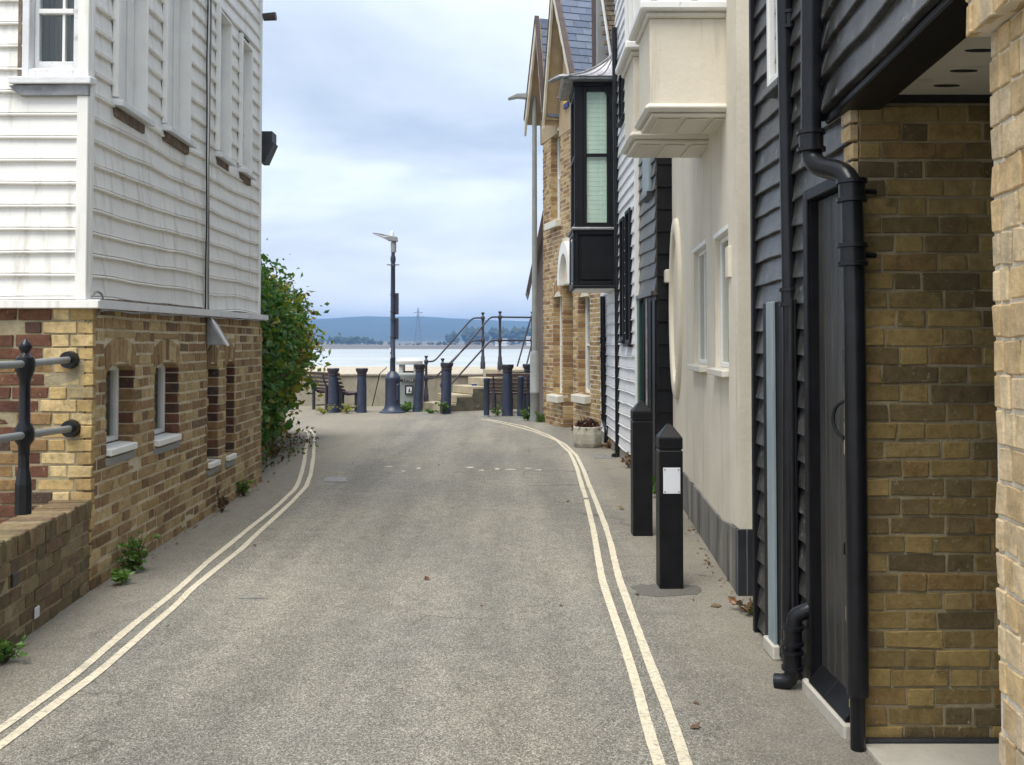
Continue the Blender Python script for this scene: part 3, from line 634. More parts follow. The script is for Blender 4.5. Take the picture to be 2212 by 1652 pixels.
def steps():
    t = thing('sea_wall_steps', 'worn concrete steps with a dark side climbing the sea wall', 'steps', ST0)
    run, rise, W = .41, .186, 1.05
    for k in range(5):
        o = ST0 + E1 * run * k
        MB().para(o + Vector((0, 0, -.01 if k == 0 else rise * k + .002)), E1 * (run * (1 if k < 4 else 3.4) - .003), E2 * W, Vector((0, 0, rise + (.01 if k == 0 else -.002)))).build('step', M['stone'], t, bevel=.012)
        if k: MB().para(o + Vector((0, 0, -.01)) + E2 * .012, E1 * (run * (1 if k < 4 else 3.4)), E2 * (W - .02), Vector((0, 0, rise * k + .008))).build('step_core', M['stepside'], t)
        # dark stained skirt on the visible side
        MB().para(o - E2 * .012 + Vector((0, 0, -.01)), E1 * (run * (1 if k < 4 else 3.4)), E2 * .011, Vector((0, 0, rise * (k + 1) - .045))).build('side', M['stepside'], t)
    return run, rise, W
steps()
def rail_post(mb, base, h, sc=1.0):
    prof = [(.062, 0), (.062, .16), (.052, .18), (.047, .30), (.036, .32), (.033, h * .5 - .07), (.055, h * .5 - .02), (.058, h * .5), (.055, h * .5 + .03), (.033, h * .5 + .08), (.030, h - .22), (.050, h - .16), (.052, h - .12), (.03, h - .09), (.02, h - .07), (.045, h - .02), (.04, h - .002), (.02, h)]
    mb.lathe(base, [(r * sc, z) for r, z in prof], 12)
def stair_rails():
    t = thing('handrail', 'dark double handrail with knobbed posts rising over the sea wall steps', 'handrail', ST0 + Vector((0, 0, .0)))
    A2 = G(956, 891); A1 = ST0 + E2 * .92 + E1 * .06 + Vector((0, 0, .186))
    B2 = P(1080, 802, 22.0); B1 = P(1043, 802, 22.75); C = P(1150, 802, 22.3)
    for b in (B1, B2, C): b.z = .93
    hA1, hA2 = 1.08, 1.22
    hB = P(1080, 672, 22.0).z - .93
    posts = [(A1, hA1), (A2, hA2), (B1, hB), (B2, hB), (C, hB)]
    for p, h in posts:
        m = MB(); rail_post(m, p, h); m.build('post', M['purpleiron'], t, smooth=True)
    def top(p, h, f): return p + Vector((0, 0, h - .14 if f else h * .5))
    for (p, hp), (q, hq) in (((A1, hA1), (B1, hB)), ((A2, hA2), (B2, hB))):
        for f in (True, False):
            a, b = top(p, hp, f), top(q, hq, f); d = (b - a); hd = Vector((d.x, d.y, 0)).normalized()
            k0 = a + hd * .22; k1 = b - hd * .3
            pts = [a] + bez(a + hd * .04, k0, k0, k0 + (k1 - k0) * .16, 6) + bez(k0 + (k1 - k0) * .84, k1, k1, b - hd * .05, 6) + [b]
            MB().tube(pts, .021, 8).build('rail', M['purpleiron'], t, smooth=True)
    for f in (True, False):
        MB().tube([top(B2, hB, f), top(C, hB, f)], .021, 8).build('rail', M['purpleiron'], t, smooth=True)
    for (x0, y0), (x1, y1) in (((1146, 690), (1113, 806)), ((1149, 742), (1133, 806))):
        MB().tube([P(x0, y0, 22.35), P(x1, y1, 24.2)], .021, 8).build('rail', M['purpleiron'], t, smooth=True)
stair_rails()
def step_sign():
    p = ST0 + E1 * .98 + E2 * .42 + Vector((0, 0, .374))
    t = thing('notice', 'small white notice with a blue header propped on the steps', 'notice', p)
    ux = Vector((1, .12, 0)).normalized(); up = Vector((.1, .14, 1)).normalized(); n = ux.cross(up)
    MB().para(p, ux * .125, up * .24, n * .012).build('board', M['signwhite'], t)
    MB().para(p + up * .155 + n * .013 + ux * .002, ux * .121, up * .075, n * .003).build('header', M['signblue'], t)
    for k in range(3):
        MB().para(p + up * (.05 + .03 * k) + n * .013 + ux * .02, ux * (.085 - .02 * (k == 0)), up * .008, n * .002).build('text_line', M['galv'], t)
step_sign()

def lamp_post():
    b = G(848, 891); H = P(848, 497, b.y).z
    t = thing('street_lamp', 'navy cast lamp post with a flat grey lamp head and two sign plates', 'street lamp', b)
    MB().lathe(b, [(.30, 0), (.30, .02), (.25, .04), (.20, .10), (.175, .16), (.168, .20), (.165, .72), (.172, .74), (.175, .78), (.165, .80), (.13, .87), (.09, .91), (.07, .93)], 20).build('base', M['blueiron'], t, smooth=True)
    zt = P(848, 545, b.y).z
    MB().lathe(b, [(.062, .92), (.060, 1.2), (.066, 1.21), (.066, 1.24), (.058, 1.25), (.050, zt - .32), (.055, zt - .31), (.055, zt - .29), (.048, zt - .28), (.046, zt - .26), (.062, zt - .17), (.060, zt - .12), (.042, zt - .06), (.042, zt)], 16).build('pole', M['blueiron'], t, smooth=True)
    MB().tube([b + Vector((-.14, 0, zt - .28)), b + Vector((.14, 0, zt - .28))], .014, 6).build('ladder_bar', M['blueiron'], t)
    MB().box(b.x - .12, b.x + .165, b.y - .13, b.y + .0, .25, .66).build('service_door', M['blueiron'], t, bevel=.03)
    # head
    MB().lathe(b + Vector((.01, 0, 0)), [(.062, zt), (.062, zt + .22), (.05, zt + .24)], 12).build('spigot', M['lampgrey'], t, smooth=True)
    y0, y1 = b.y - .10, b.y + .10; z = zt + .22
    prof = [(.10, z + .02), (.09, z + .13), (-.05, z + .145), (-.25, z + .19), (-.42, z + .225), (-.475, z + .215), (-.40, z + .18), (-.20, z + .10), (-.10, z + .04)]
    vs = [(b.x + x, y0 + (.05 if x < -.3 else 0), zz) for x, zz in prof] + [(b.x + x, y1 - (.05 if x < -.3 else 0), zz) for x, zz in prof]; n = len(prof)
    hd = MB(); hd.add(vs, [tuple(range(n)), tuple(reversed(range(n, 2 * n)))] + [(i, (i + 1) % n, (i + 1) % n + n, i + n) for i in range(n)]); hd.build('lamp_head', M['lampgrey'], t, bevel=.008)
    MB().lathe(b + Vector((-.02, 0, z + .14)), [(.05, 0), (.05, .03), (.045, .035), (.045, .10), (.03, .125), (.01, .13)], 12).build('photocell', M['signwhite'], t, smooth=True)
    for (ya, yb) in ((633, 679), (687, 733)):
        za, zb = P(848, yb, b.y).z, P(848, ya, b.y).z
        MB().box(b.x + .045, b.x + .13, b.y - .012, b.y + .012, za, zb).build('sign_plate', M['purpleiron'], t)
        for zz in (za + .05, zb - .05): MB().lathe(b + Vector((0, 0, zz)), [(.056, 0), (.07, .002), (.07, .018), (.056, .02)], 12).build('clip', M['purpleiron'], t)
    for yy in (760, 774):
        zz = P(848, yy, b.y).z; MB().fbox(Frame((b.x - .07, b.y - .03), (b.x - .03, b.y - .065), (-1, -1)), 0, .045, zz, zz + .09, -.004, .004).build('sticker', M['signwhite'], t)
lamp_post()
def bollard(px, py, top, lean, label, group=None):
    b = G(px, py); h = P(px, top, b.y).z
    t = thing('blue_bollard', label, 'bollard', b, 'navy iron bollards along the sea front')
    MB().lathe(b, [(.125, -.005), (.12, .03), (.112, .06), (.110, h * .55), (.098, h - .17)], 20, lean).build('shaft', M['blueiron'], t, smooth=True)
    c = b + Vector((lean[0] * (h - .17), lean[1] * (h - .17), 0))
    MB().lathe(c, [(.097, h - .17), (.115, h - .155), (.115, h - .14), (.10, h - .13), (.112, h - .10), (.135, h - .06), (.14, h - .01), (.132, h)], 20).build('cap', M['purpleiron'], t, smooth=True)
bollard(720, 891, 795, (-.01, 0), 'navy iron bollard in front of the left bench back')
bollard(781, 891, 795, (.005, 0), 'navy iron bollard beside the seat end of the dark bench')
bollard(902, 889, 786, (.055, 0), 'navy iron bollard tilting beside the grey litter bin')
bollard(963, 893, 783, (.03, 0), 'navy iron bollard with a weed at its foot before the steps')
bollard(1096, 898, 787, (.0, 0), 'navy iron bollard in front of the slatted bench back')
bollard(1142, 890, 786, (.0, 0), 'navy iron bollard hidden behind the grey lamp column')
for px, py, tp, lb_ in ((1051, 900, 816, 'slim grey blue post at the step end of the slatted bench'), (1123, 902, 812, 'slim grey blue post between the iron bollard and the grey column')):
    b = G(px, py); h = P(px, tp, b.y).z
    t = thing('slim_post', lb_, 'post', b, 'slim posts before the slatted bench')
    MB().lathe(b, [(.062, -.005), (.062, h - .07), (.066, h - .065), (.066, h - .02), (.05, h - .004), (.02, h)], 16, (.03 if px > 1100 else 0, 0)).build('shaft', M['galv'] if False else M['blueiron'], t, smooth=True)
    MB().lathe(b + Vector((0, 0, 0)), [(.072, -.004), (.072, .025), (.064, .03)], 16).build('collar', M['galv'], t)
def litter_bin():
    c = G(884, 884); c.x += .0
    t = thing('litter_bin', 'pale grey litter bin with an off white open hood', 'litter bin', c)
    n = 20
    def ring(rx, ry, z): return [c + Vector((rx * math.copysign(abs(math.cos(2 * math.pi * k / n)) ** .75, math.cos(2 * math.pi * k / n)), ry * math.copysign(abs(math.sin(2 * math.pi * k / n)) ** .75, math.sin(2 * math.pi * k / n)), z)) for k in range(n)]
    MB().tube_rings([ring(.27, .24, 0), ring(.285, .25, .05), ring(.30, .265, .78), ring(.315, .28, .80), ring(.315, .28, .85), ring(.30, .265, .87)]).build('body', M['bin'], t, smooth=True)
    H = 1.24
    MB().tube_rings([ring(.31, .275, 1.06), ring(.315, .28, 1.08), ring(.31, .275, 1.14), ring(.25, .22, 1.19), ring(.14, .12, 1.21)]).build('hood', M['binhood'], t, smooth=True)
    for a in (45, 135, 225, 315):
        x, y = .245 * math.cos(R(a)), .215 * math.sin(R(a)); MB().box(c.x + x - .055, c.x + x + .055, c.y + y - .04, c.y + y + .04, .86, 1.10).build('hood_leg', M['binhood'], t, bevel=.02)
    MB().lathe(c + Vector((0, 0, 0)), [(.22, .865), (.22, .90), (.20, .90)], 16).build('liner', M['ventdark'], t)
    F = Frame((c.x - .3, c.y - .285), (c.x + .3, c.y - .285), (0, -1))
    pl = MB().fbox(F, .12, .48, .66, .72, 0, .006).build('name_strip', M['ventdark'], t)
    cu = bpy.data.curves.new('lettering', 'FONT'); cu.body = 'LITTER'; cu.size = .065; cu.align_x = 'CENTER'; cu.align_y = 'CENTER'; cu.space_character = 1.25
    tmp = bpy.data.objects.new('lettering', cu); COL.objects.link(tmp)
    dg = bpy.context.evaluated_depsgraph_get(); me = bpy.data.meshes.new_from_object(tmp.evaluated_get(dg)); bpy.data.objects.remove(tmp)
    o = bpy.data.objects.new('lettering', me); COL.objects.link(o); me.materials.clear(); me.materials.append(M['signwhite']); o.parent = pl
    o.matrix_basis = Matrix.Translation(F.pt(.31, .69, .009)) @ Matrix.Rotation(R(90), 4, 'X')
    sg = MB().fbox(F, .23, .43, .36, .58, -.002, .006).build('sign', M['ventdark'], t)
    MB().fbox(F, .265, .395, .395, .545, .007, .010).build('sign_panel', M['signwhite'], sg)
    MB().prism(F, [(.31, .42), (.35, .42), (.345, .50), (.33, .515), (.32, .47)], .011, .013).build('figure_symbol', M['ventdark'], sg)
    MB().fbox(F, .365, .385, .41, .45, .011, .013).build('bin_symbol', M['ventdark'], sg)
litter_bin()
def bench(c, ang, L, label, wood, nslat=6):
    """slatted bench: ang = direction the sitter faces"""
    t = thing('bench', label, 'bench', c, 'benches by the sea wall')
    g = Vector((math.cos(ang), math.sin(ang), 0)); l = Vector((-g.y, g.x, 0)); Z = Vector((0, 0, 1))
    # side profile: back top -> seat curve -> seat front, (forward, up)
    prof = [(-.30, .86), (-.27, .76), (-.235, .67), (-.20, .585), (-.155, .505), (-.09, .445), (0, .425), (.09, .432), (.18, .44), (.27, .44)]
    for i, (x, z) in enumerate(prof):
        x2, z2 = prof[min(i + 1, len(prof) - 1)]; x1, z1 = prof[max(i - 1, 0)]
        tan = (g * (x2 - x1) + Z * (z2 - z1)).normalized(); nn = tan.cross(l)
        w = .06 if i else .075
        MB().para(c + g * x + Z * z - l * L / 2 - tan * w / 2 - nn * .012, l * L, tan * w, nn * .024).build('slat', wood, t, bevel=.006)
    for s in (-1, 0, 1):
        e = c + l * (L / 2 - .16) * s
        nb = MB().tube([e + g * x + Z * (z - .035) for x, z in prof], .02, 6); nb.build('end_frame', M['purpleiron'], t, smooth=True)
        for fx, zz in ((-.20, .56), (.22, .42)):
            MB().para(e + g * (fx - .03) - l * .03, g * .06, l * .06, Z * zz).build('leg', M['purpleiron'], t, bevel=.006)
        MB().tube([e + g * -.2 + Z * .1, e + g * .22 + Z * .1], .016, 6).build('stretcher', M['purpleiron'], t)
cb = G(738, 894); cb.y += .35
bench(Vector((-4.12, 21.5, 0)), R(40), 1.55, 'dark slatted bench with a curved back beside the ivy', M['bench'])
bench(Vector((-.02, 20.75, 0)), R(87), 1.08, 'worn brown slatted bench seen from behind beside the grey column', M['bench2'])
def grey_column():
    b = G(1155, 911); H = 6.5
    t = thing('street_lamp', 'tall plain grey steel lamp column against the yellow brick house', 'street lamp', b)
    zb = P(1155, 770, b.y).z
    MB().lathe(b, [(.092, -.005), (.092, .56), (.096, .565), (.096, .60), (.092, .605), (.092, zb), (.075, zb + .08), (.058, zb + .12)], 20).build('base', M['galv'], t, smooth=True)
    MB().lathe(b, [(.056, zb + .1), (.052, 3.6), (.045, H)], 16).build('pole', M['galv'], t, smooth=True)
    a = P(1097, 214, b.y); e = P(1140, 208, b.y)
    MB().tube([b + Vector((0, 0, e.z)), Vector((e.x, b.y, e.z)), Vector((e.x - .1, b.y, e.z))], .03, 8).build('arm', M['galv'], t)
    prof = [(e.x - .02, e.z - .05), (e.x - .02, e.z + .05), (e.x - .22, e.z + .04), (a.x, a.z + .01), (a.x + .02, a.z - .01), (e.x - .2, e.z - .03)]
    n = len(prof); vs = [(x, b.y - .08, z) for x, z in prof] + [(x, b.y + .08, z) for x, z in prof]
    h = MB(); h.add(vs, [tuple(range(n)), tuple(reversed(range(n, 2 * n)))] + [(i, (i + 1) % n, (i + 1) % n + n, i + n) for i in range(n)]); h.build('lamp_head', M['lampgrey'], t, bevel=.006)
grey_column()
# ---- black timber bollards
def timber_bollard(px, py, top, w, label, plaque=None, rot=0.0):
    b = G(px, py); b.y += w / 2; h = P(px, top, b.y - w / 2).z
    t = thing('timber_bollard', label, 'bollard', b, 'black timber bollards beside the cream house')
    q = w / 2; zs = h - .16
    def sq(s, z): return [b + Vector((sx * s, sy * s, z)) for sx, sy in ((-1, -1), (1, -1), (1, 1), (-1, 1))]
    MB().tube_rings([sq(q, -.005), sq(q, zs - .005)]).build('post', M['black'], t, bevel=.006)
    MB().tube_rings([sq(q - .008, zs - .006), sq(q - .008, zs + .005)]).build('groove', M['ventdark'], t)
    MB().tube_rings([sq(q, zs + .004), sq(q, h - .085), sq(.012, h)]).build('cap', M['black'], t, bevel=.005)
    if plaque:
        y0, y1 = plaque; F = Frame((b.x - q, b.y - q), (b.x + q, b.y - q), (0, -1)); z1, z0 = P(px, y0, b.y - q).z, P(px, y1, b.y - q).z
        pl = MB().fbox(F, w * .16, w * .88, z0, z1, .001, .005).build('plaque', M['signwhite'], t, bevel=.001)
        for a in (w * .23, w * .81):
            for z in (z0 + .012, z1 - .012): MB().lathe(F.pt(a, z, .005), [(.004, -.003), (.004, .003)], 8).build('screw', M['ventdark'], pl)
timber_bollard(1389, 1158, 866, .158, 'black square timber bollard without a plaque beside the cream wall')
timber_bollard(1451, 1273, 917, .15, 'black square timber bollard with a blank white plaque', plaque=(1010, 1066))
pc = G(1443, 1279)
def patch():
    b = MB(); n = 26; r = random.Random(5)
    ring = []
    for k in range(n):
        cs, sn = math.cos(2 * math.pi * k / n), math.sin(2 * math.pi * k / n)
        ring.append(Vector((pc.x + .22 * math.copysign(abs(cs) ** .6, cs) * r.uniform(.86, 1.08), pc.y + .05 + .14 * math.copysign(abs(sn) ** .6, sn) * r.uniform(.8, 1.15), .003)))
    low = [Vector((p.x, p.y, -.002)) for p in ring]
    b.tube_rings([low, ring]); tag(b.build('asphalt_patch', M['rubber']), kind='structure')
patch()

# ================================================================== white boarded house on the left
FS = Frame(G(196, 1275), G(565, 1040), (1, 0)); LS = FS.len
FF = Frame((FS.A.x, FS.A.y - .012), (-7.0, FS.A.y - .012), (0, -1))
def left_house():
    t = thing('boarded_house', 'old white weatherboarded house on a brown brick ground floor', 'house', (-4.2, 8.0, 0))
    CH = 0.0825
    # brick ground floor, street side
    def span(x0, x1, yb, yt):
        a0, z0 = FS.hit(x0, yb); a1, _ = FS.hit(x1, yb); am = (a0 + a1) / 2
        zt = FS.hit((x0 + x1) / 2, yt)[1]; zb = FS.hit((x0 + x1) / 2, yb)[1]; return (a0, a1, zb, zt)
    wins = [span(229, 288, 967, 786), span(334, 384, 948, 782), span(448, 470, 1000, 786), span(488, 505, 985, 780)]
    holes = []; arches = []
    for a0, a1, z0, z1 in wins:
        holes.append((a0, a1, z0, z1)); arches.append((a0 - .02, a1 + .02, z1, z1 + .23))
    ztop = 1.76
    w = brick_wall('side_wall', t, FS, 0, LS, 0, ztop + .04, CH, M['brick_l'], M['mortar'], holes, arches, seed=11, rnd=.006, jt=.018, inset=.02)
    for i, (a0, a1, z0, z1) in enumerate(holes):
        reveal_bricks(w, FS, a1, z0, z1, CH, 0, M['brick_red'], .12, seed=i)  # jamb bricks darker than the wall: shade of the recess put into colour
        voussoirs(w, FS, a0 - .01, a1 + .01, z1 - .055, .075, .16, 7, M['brick_l'], seed=i)
        MB().fbox(FS, a0 - .02, a1 + .02, z1 + .18, z1 + .222, -.03, .002).build('arch_course', M['brick_l'], w, bevel=.004)
        window(t, FS, a0 + .002, a1 - .008, z0 + .03, z1 - .01, .10, M['whitetrim'], bars=0, meet=False, w=.035, room=False)
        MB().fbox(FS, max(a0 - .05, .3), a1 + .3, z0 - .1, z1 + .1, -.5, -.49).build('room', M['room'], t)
        s = MB().para(FS.pt(a0 + .002, z0 - .02, -.10), FS.u * (a1 - a0 - .012), FS.n * .135 - Vector((0, 0, .012)), Vector((0, 0, .045))).build('sill', M['whitetrim'], t, bevel=.004)
        MB().fbox(FS, a0 - .01, a1 + .015, z0 - .095, z0 - .045, -.05, .014).build('sub_sill', M['galv'], s, bevel=.004)
    # brick front behind the railing
    def fm(a, z, r):
        return M['brick_quoin'] if a < .235 + (.06 if int(z / CH) % 2 else 0) else M['brick_red']
    brick_wall('front_wall', t, FF, .0, 2.6, .05, ztop + .03, CH, fm, M['mortar_dark'], seed=21, rnd=.007, limit=220, inset=.055, jt=.013)
    # jetty fascia
    zN, zF = FS.hit(222, 668)[1], FS.hit(560, 690)[1]
    b = MB()
    k = 14
    for i in range(k):
        a0, a1 = -.05 + (LS + .08) * i / k, -.05 + (LS + .08) * (i + 1) / k; z0 = zN + (zF - zN) * (i / k); z1 = zN + (zF - zN) * ((i + 1) / k)
        b.prism(FS, [(a0, z0), (a1, z1), (a1, z1 + .055), (a0, z0 + .055)], -.02, .058)
    b.build('fascia', M['peel'], t)
    MB().fbox(FF, -.058, 4.2, zN, zN + .052, -.02, .06).build('fascia', M['white'], t, bevel=.004)
    # torn edge strip on top of the fascia, beaded cable under it
    r = random.Random(3)
    b = MB()
    for i in range(60):
        a = .08 + 2.1 * i / 60; b.fbox(FS, a, a + .034, zN + (zF - zN) * a / LS + .056, zN + (zF - zN) * a / LS + .056 + r.uniform(.004, .016), .0, .045)
    b.build('torn_flashing', M['oldwood'], t)
    MB().tube([FS.pt(a, zN + (zF - zN) * a / LS - .012 + .006 * math.sin(a * 9), .05) for a in [LS * i / 40 for i in range(41)]], .007, 6).build('cable', M['cable'], t)
    FU = Frame(FS.pt(0, 0, -.065), FS.pt(LS, 0, -.065), (1, 0))
    # weatherboards
    zb0, zb1 = zN + .056, zF + .056; pn, pf = .1455, .1575; n = 30
    def upspan(x0, x1, ys): a0 = FU.hit(x0, ys)[0]; a1 = FU.hit(x1, ys)[0]; return a0, a1
    ups = []
    for x0, x1, ys, xt in ((240, 305, 232, None), (347, 400, 285, None), (462, 489, 335, None), (512, 535, 368, None)):
        a0, a1 = upspan(x0, x1, ys); z0 = FU.hit((x0 + x1) / 2, ys)[1]; ups.append([a0, a1, z0, z0 + 1.36])
    uh = [(u[0], u[1], u[2] - .02, u[3]) for u in ups]
    sw = boards('side_boarding', t, FU, .045, LS - .04, n, lambda i: zb0 + pn * i, lambda i: zb1 + pf * i, M['white'], M['room'], uh, t=.027, wav=.015, joints=.45, seed=5, span=LS)
    fwin = [FF.hit(160, 150)[0] - .055, FF.hit(68, 150)[0] + .045, FF.hit(110, 168)[1], FF.hit(110, 168)[1] + 1.5]
    fb = boards('front_boarding', t, FF, .105, 4.2, n, lambda i: zb0 + .1455 * i, lambda i: zb0 + .1455 * i, M['white'], M['room'], [tuple(fwin)], t=.026, wav=.004, joints=.4, seed=6)
    MB().fbox(FU, -.006, .045, zb0, zb0 + .1455 * n, -.05, .036).build('corner_board', M['white'], t, bevel=.004)
    MB().fbox(FF, .031, .102, zb0, zb0 + .1455 * n, -.05, .038).build('corner_board', M['white'], t, bevel=.004)
    MB().fbox(FU, LS - .045, LS + .01, zb1 - .0, zb1 + pf * n, -.06, .04).build('corner_board', M['whitetrim'], t, bevel=.004)
    # upper street windows
    for i, (a0, a1, z0, z1) in enumerate(ups):
        b = MB(); D = .115
        b.fbox(FU, a0, a0 + .02, z0, z1, -D, .05).fbox(FU, a1 - .02, a1, z0, z1, -D, .05).fbox(FU, a0 + .02, a1 - .02, z1 - .02, z1, -D, .05)
        b.build('window_lining', M['whitetrim'], t, bevel=.003)
        MB().fbox(FU, a0 - .03, a0 + .012, z0, z1 + .03, .016, .056).build('architrave', M['whitetrim'], t, bevel=.004)
        pn = MB().fbox(FU, a0 + .021, a1 - .021, z0 + .005, z1 - .021, -.115, -.075).build('blind_panel', M['whitetrim'], t)
        k_ = 4; w_ = (a1 - a0 - .044) / k_
        for q_ in range(k_): MB().fbox(FU, a0 + .022 + w_ * q_ + .003, a0 + .022 + w_ * (q_ + 1) - .003, z0 + .006, z1 - .022, -.074, -.058 + .012 * (q_ % 2)).build('panel_board', M['whitetrim'], pn, bevel=.003)
        s = MB(); zf = z0 - .012
        s.para(FU.pt(a0 - .03, zf - .035, -.03), FU.u * (a1 - a0 + .06), FU.n * .125 - Vector((0, 0, .018)), Vector((0, 0, .04))); s.build('sill', M['peel'], t, bevel=.004)
        MB().fbox(FU, a0 + .01, a1 - .01, zf - .115, zf - .042, -.0, .028 + .012 * (i % 2)).build('sill_bracket', M['oldwood'], t, bevel=.006)
    # front window by the corner, peeling
    a0, a1, z0, z1 = fwin
    rect_frame(FF, a0, a1, z0, z1, .045, -.10, .035).build('window_lining', M['peel'], t, bevel=.004)
    MB().fbox(FF, .104, a0 - .002, z0, z1, .0, .034).build('architrave', M['peel'], t, bevel=.004)
    MB().fbox(FF, a1 + .002, a1 + .03, z0, z1, .0, .03).build('architrave', M['oldwood'], t, bevel=.004)
    fr = rect_frame(FF, a0 + .046, a1 - .046, z0 + .03, z1 - .046, .028, -.075, -.03, wb=.085).build('window', M['peel'], t, bevel=.004)
    A0, A1 = a0 + .074, a1 - .074
    zm = FF.hit(115, 21)[1]
    MB().fbox(FF, A0, A1, zm - .016, zm + .016, -.07, -.022).build('meeting_rail', M['whitetrim'], fr, bevel=.004)
    zq0, zq1 = z0 + .115, z1 - .074
    am = A0 + (A1 - A0) * .30
    MB().fbox(FF, am - .008, am + .008, zq0, zm - .016, -.065, -.035).fbox(FF, am - .008, am + .008, zm + .016, zq1, -.065, -.035).build('glazing_bar', M['whitetrim'], fr)
    for q0, q1 in ((zq0, zm - .016), (zm + .016, zq1)):
        for s0, s1 in ((A0, am - .008), (am + .008, A1)): MB().fbox(FF, s0, s1, q0, q1, -.052, -.048).build('pane', M['glass'], fr)
    MB().fbox(FF, a0 - .0, a1 + .5, z0 - .2, z1 + .1, -1.0, -.98).build('room', M['room'], t)
    c = MB(); vs = []; kk = 24
    for i in range(kk + 1):
        a = am + (A1 + .1 - am) * i / kk; d = -.24 + .02 * math.sin(i * 1.9)
        vs += [FF.pt(a, zq0 - .05, d), FF.pt(a, zq1, d)]
    c.add(vs, [(2 * i, 2 * i + 2, 2 * i + 3, 2 * i + 1) for i in range(kk)]); c.build('curtain', M['curtain'], t, smooth=True)
    MB().para(FF.pt(.0, z0 - .045, -.02), FF.u * (a1 + .06), FF.n * .10 - Vector((0, 0, .012)), Vector((0, 0, .045))).build('sill', M['peel'], t, bevel=.005)
    fl = [FF.hit(190, 200), FF.hit(30, 200)]
    MB().prism(FF, [(.025, z0 - .125), (fl[1][0] - .06, z0 - .125), (fl[1][0] + .01, z0 - .06), (.025, z0 - .048)], .018, .05).build('lead_apron', M['lead'], t, bevel=.004)
    # cables down the street side
    ca = FU.hit(438, 400)[0]
    for k, (da, rr, mm) in enumerate(((.012, .011, M['white']), (-.02, .007, M['iron']), (.04, .009, M['cable']))):
        MB().tube([FU.pt(ca + da + .012 * math.sin(z * 2.2 + k * 2) + .006 * math.sin(z * 7 + k), z, .034 + .005 * k) for z in [zb0 + .0 + .12 * i for i in range(34)]], rr, 6).build('cable', mm, t, smooth=True)
    q = FU.hit(222, 655)
    MB().tube([FU.pt(-.02, q[1] + .03, .06)] + bez(FU.pt(.0, q[1] + .06, .07), FU.pt(.11, q[1] + .08, .1), FU.pt(.10, q[1] - .06, .1), FU.pt(-.01, q[1] - .14, .03), 10), .008, 6).build('cable', M['cable'], t, smooth=True)
    # lead chute under the fascia
    v = FS.hit(447, 700)[0]; zc = zN + (zF - zN) * v / LS
    MB().add([FS.pt(v - .03, zc - .01, .005), FS.pt(v + .16, zc - .01, .005), FS.pt(v + .16, zc - .26, .005), FS.pt(v - .03, zc - .26, .005),
              FS.pt(v - .03, zc - .01, .02), FS.pt(v + .16, zc - .01, .02), FS.pt(v + .16, zc - .26, .17), FS.pt(v - .03, zc - .26, .17)],
             [(0, 3, 2, 1), (4, 5, 6, 7), (0, 1, 5, 4), (2, 3, 7, 6), (1, 2, 6, 5), (0, 4, 7, 3)]).build('chute', M['lead'], t, bevel=.006)
    MB().para(FS.pt(v - .02, zc - .012, .03), FS.u * .018, FS.n * .155 - Vector((0, 0, .255)), FS.n * .016).build('chute_edge', M['whitetrim'], t)
    # rainwater hopper and gutter end beyond the far corner
    hx = FS.pt(LS + .05, 0, 0); z1, z0 = P(575, 283, hx.y).z, P(575, 350, hx.y).z
    MB().box(hx.x - .08, hx.x + .08, hx.y, hx.y + .2, z1 - .13, z1).add([(hx.x - .06, hx.y, z1 - .13), (hx.x + .10, hx.y, z1 - .13), (hx.x + .10, hx.y + .2, z1 - .13), (hx.x - .06, hx.y + .2, z1 - .13), (hx.x - .06, hx.y, z0), (hx.x + .0, hx.y, z0), (hx.x + .0, hx.y + .2, z0), (hx.x - .06, hx.y + .2, z0)], [(0, 1, 5, 4), (1, 2, 6, 5), (2, 3, 7, 6), (3, 0, 4, 7), (4, 5, 6, 7)]).build('hopper', M['plinth_black'], t)
    gz = P(568, 38, hx.y).z
    MB().tube([(hx.x - .02, hx.y - .02, gz), (hx.x + .12, hx.y - .02, gz + .01)], [.045, .05], 8).build('gutter_end', M['browncap'], t)
    # roof and hidden walls
    ht = zb0 + .1455 * n
    MB().box(-7.0, -2.95, 6.1, 10.3, 0, 1.7).box(-7.0, -2.98, 6.1, 10.3, 1.9, 2.0).box(-7.0, -6.9, 6.0, 10.3, 2.0, ht).box(-7, -2.98, 10.2, 10.3, 2.0, ht).build('inner_wall', M['room'], t)
    MB().add([(-7.2, 5.6, ht), (-2.5, 5.6, ht), (-2.6, 10.7, ht + .35), (-7.2, 10.7, ht + .35), (-4.9, 5.6, ht + 2), (-4.9, 10.7, ht + 2.3)], [(0, 1, 4), (1, 2, 5, 4), (2, 3, 5), (3, 0, 4, 5), (0, 3, 2, 1)]).build('roof', M['tile'], t)
left_house()

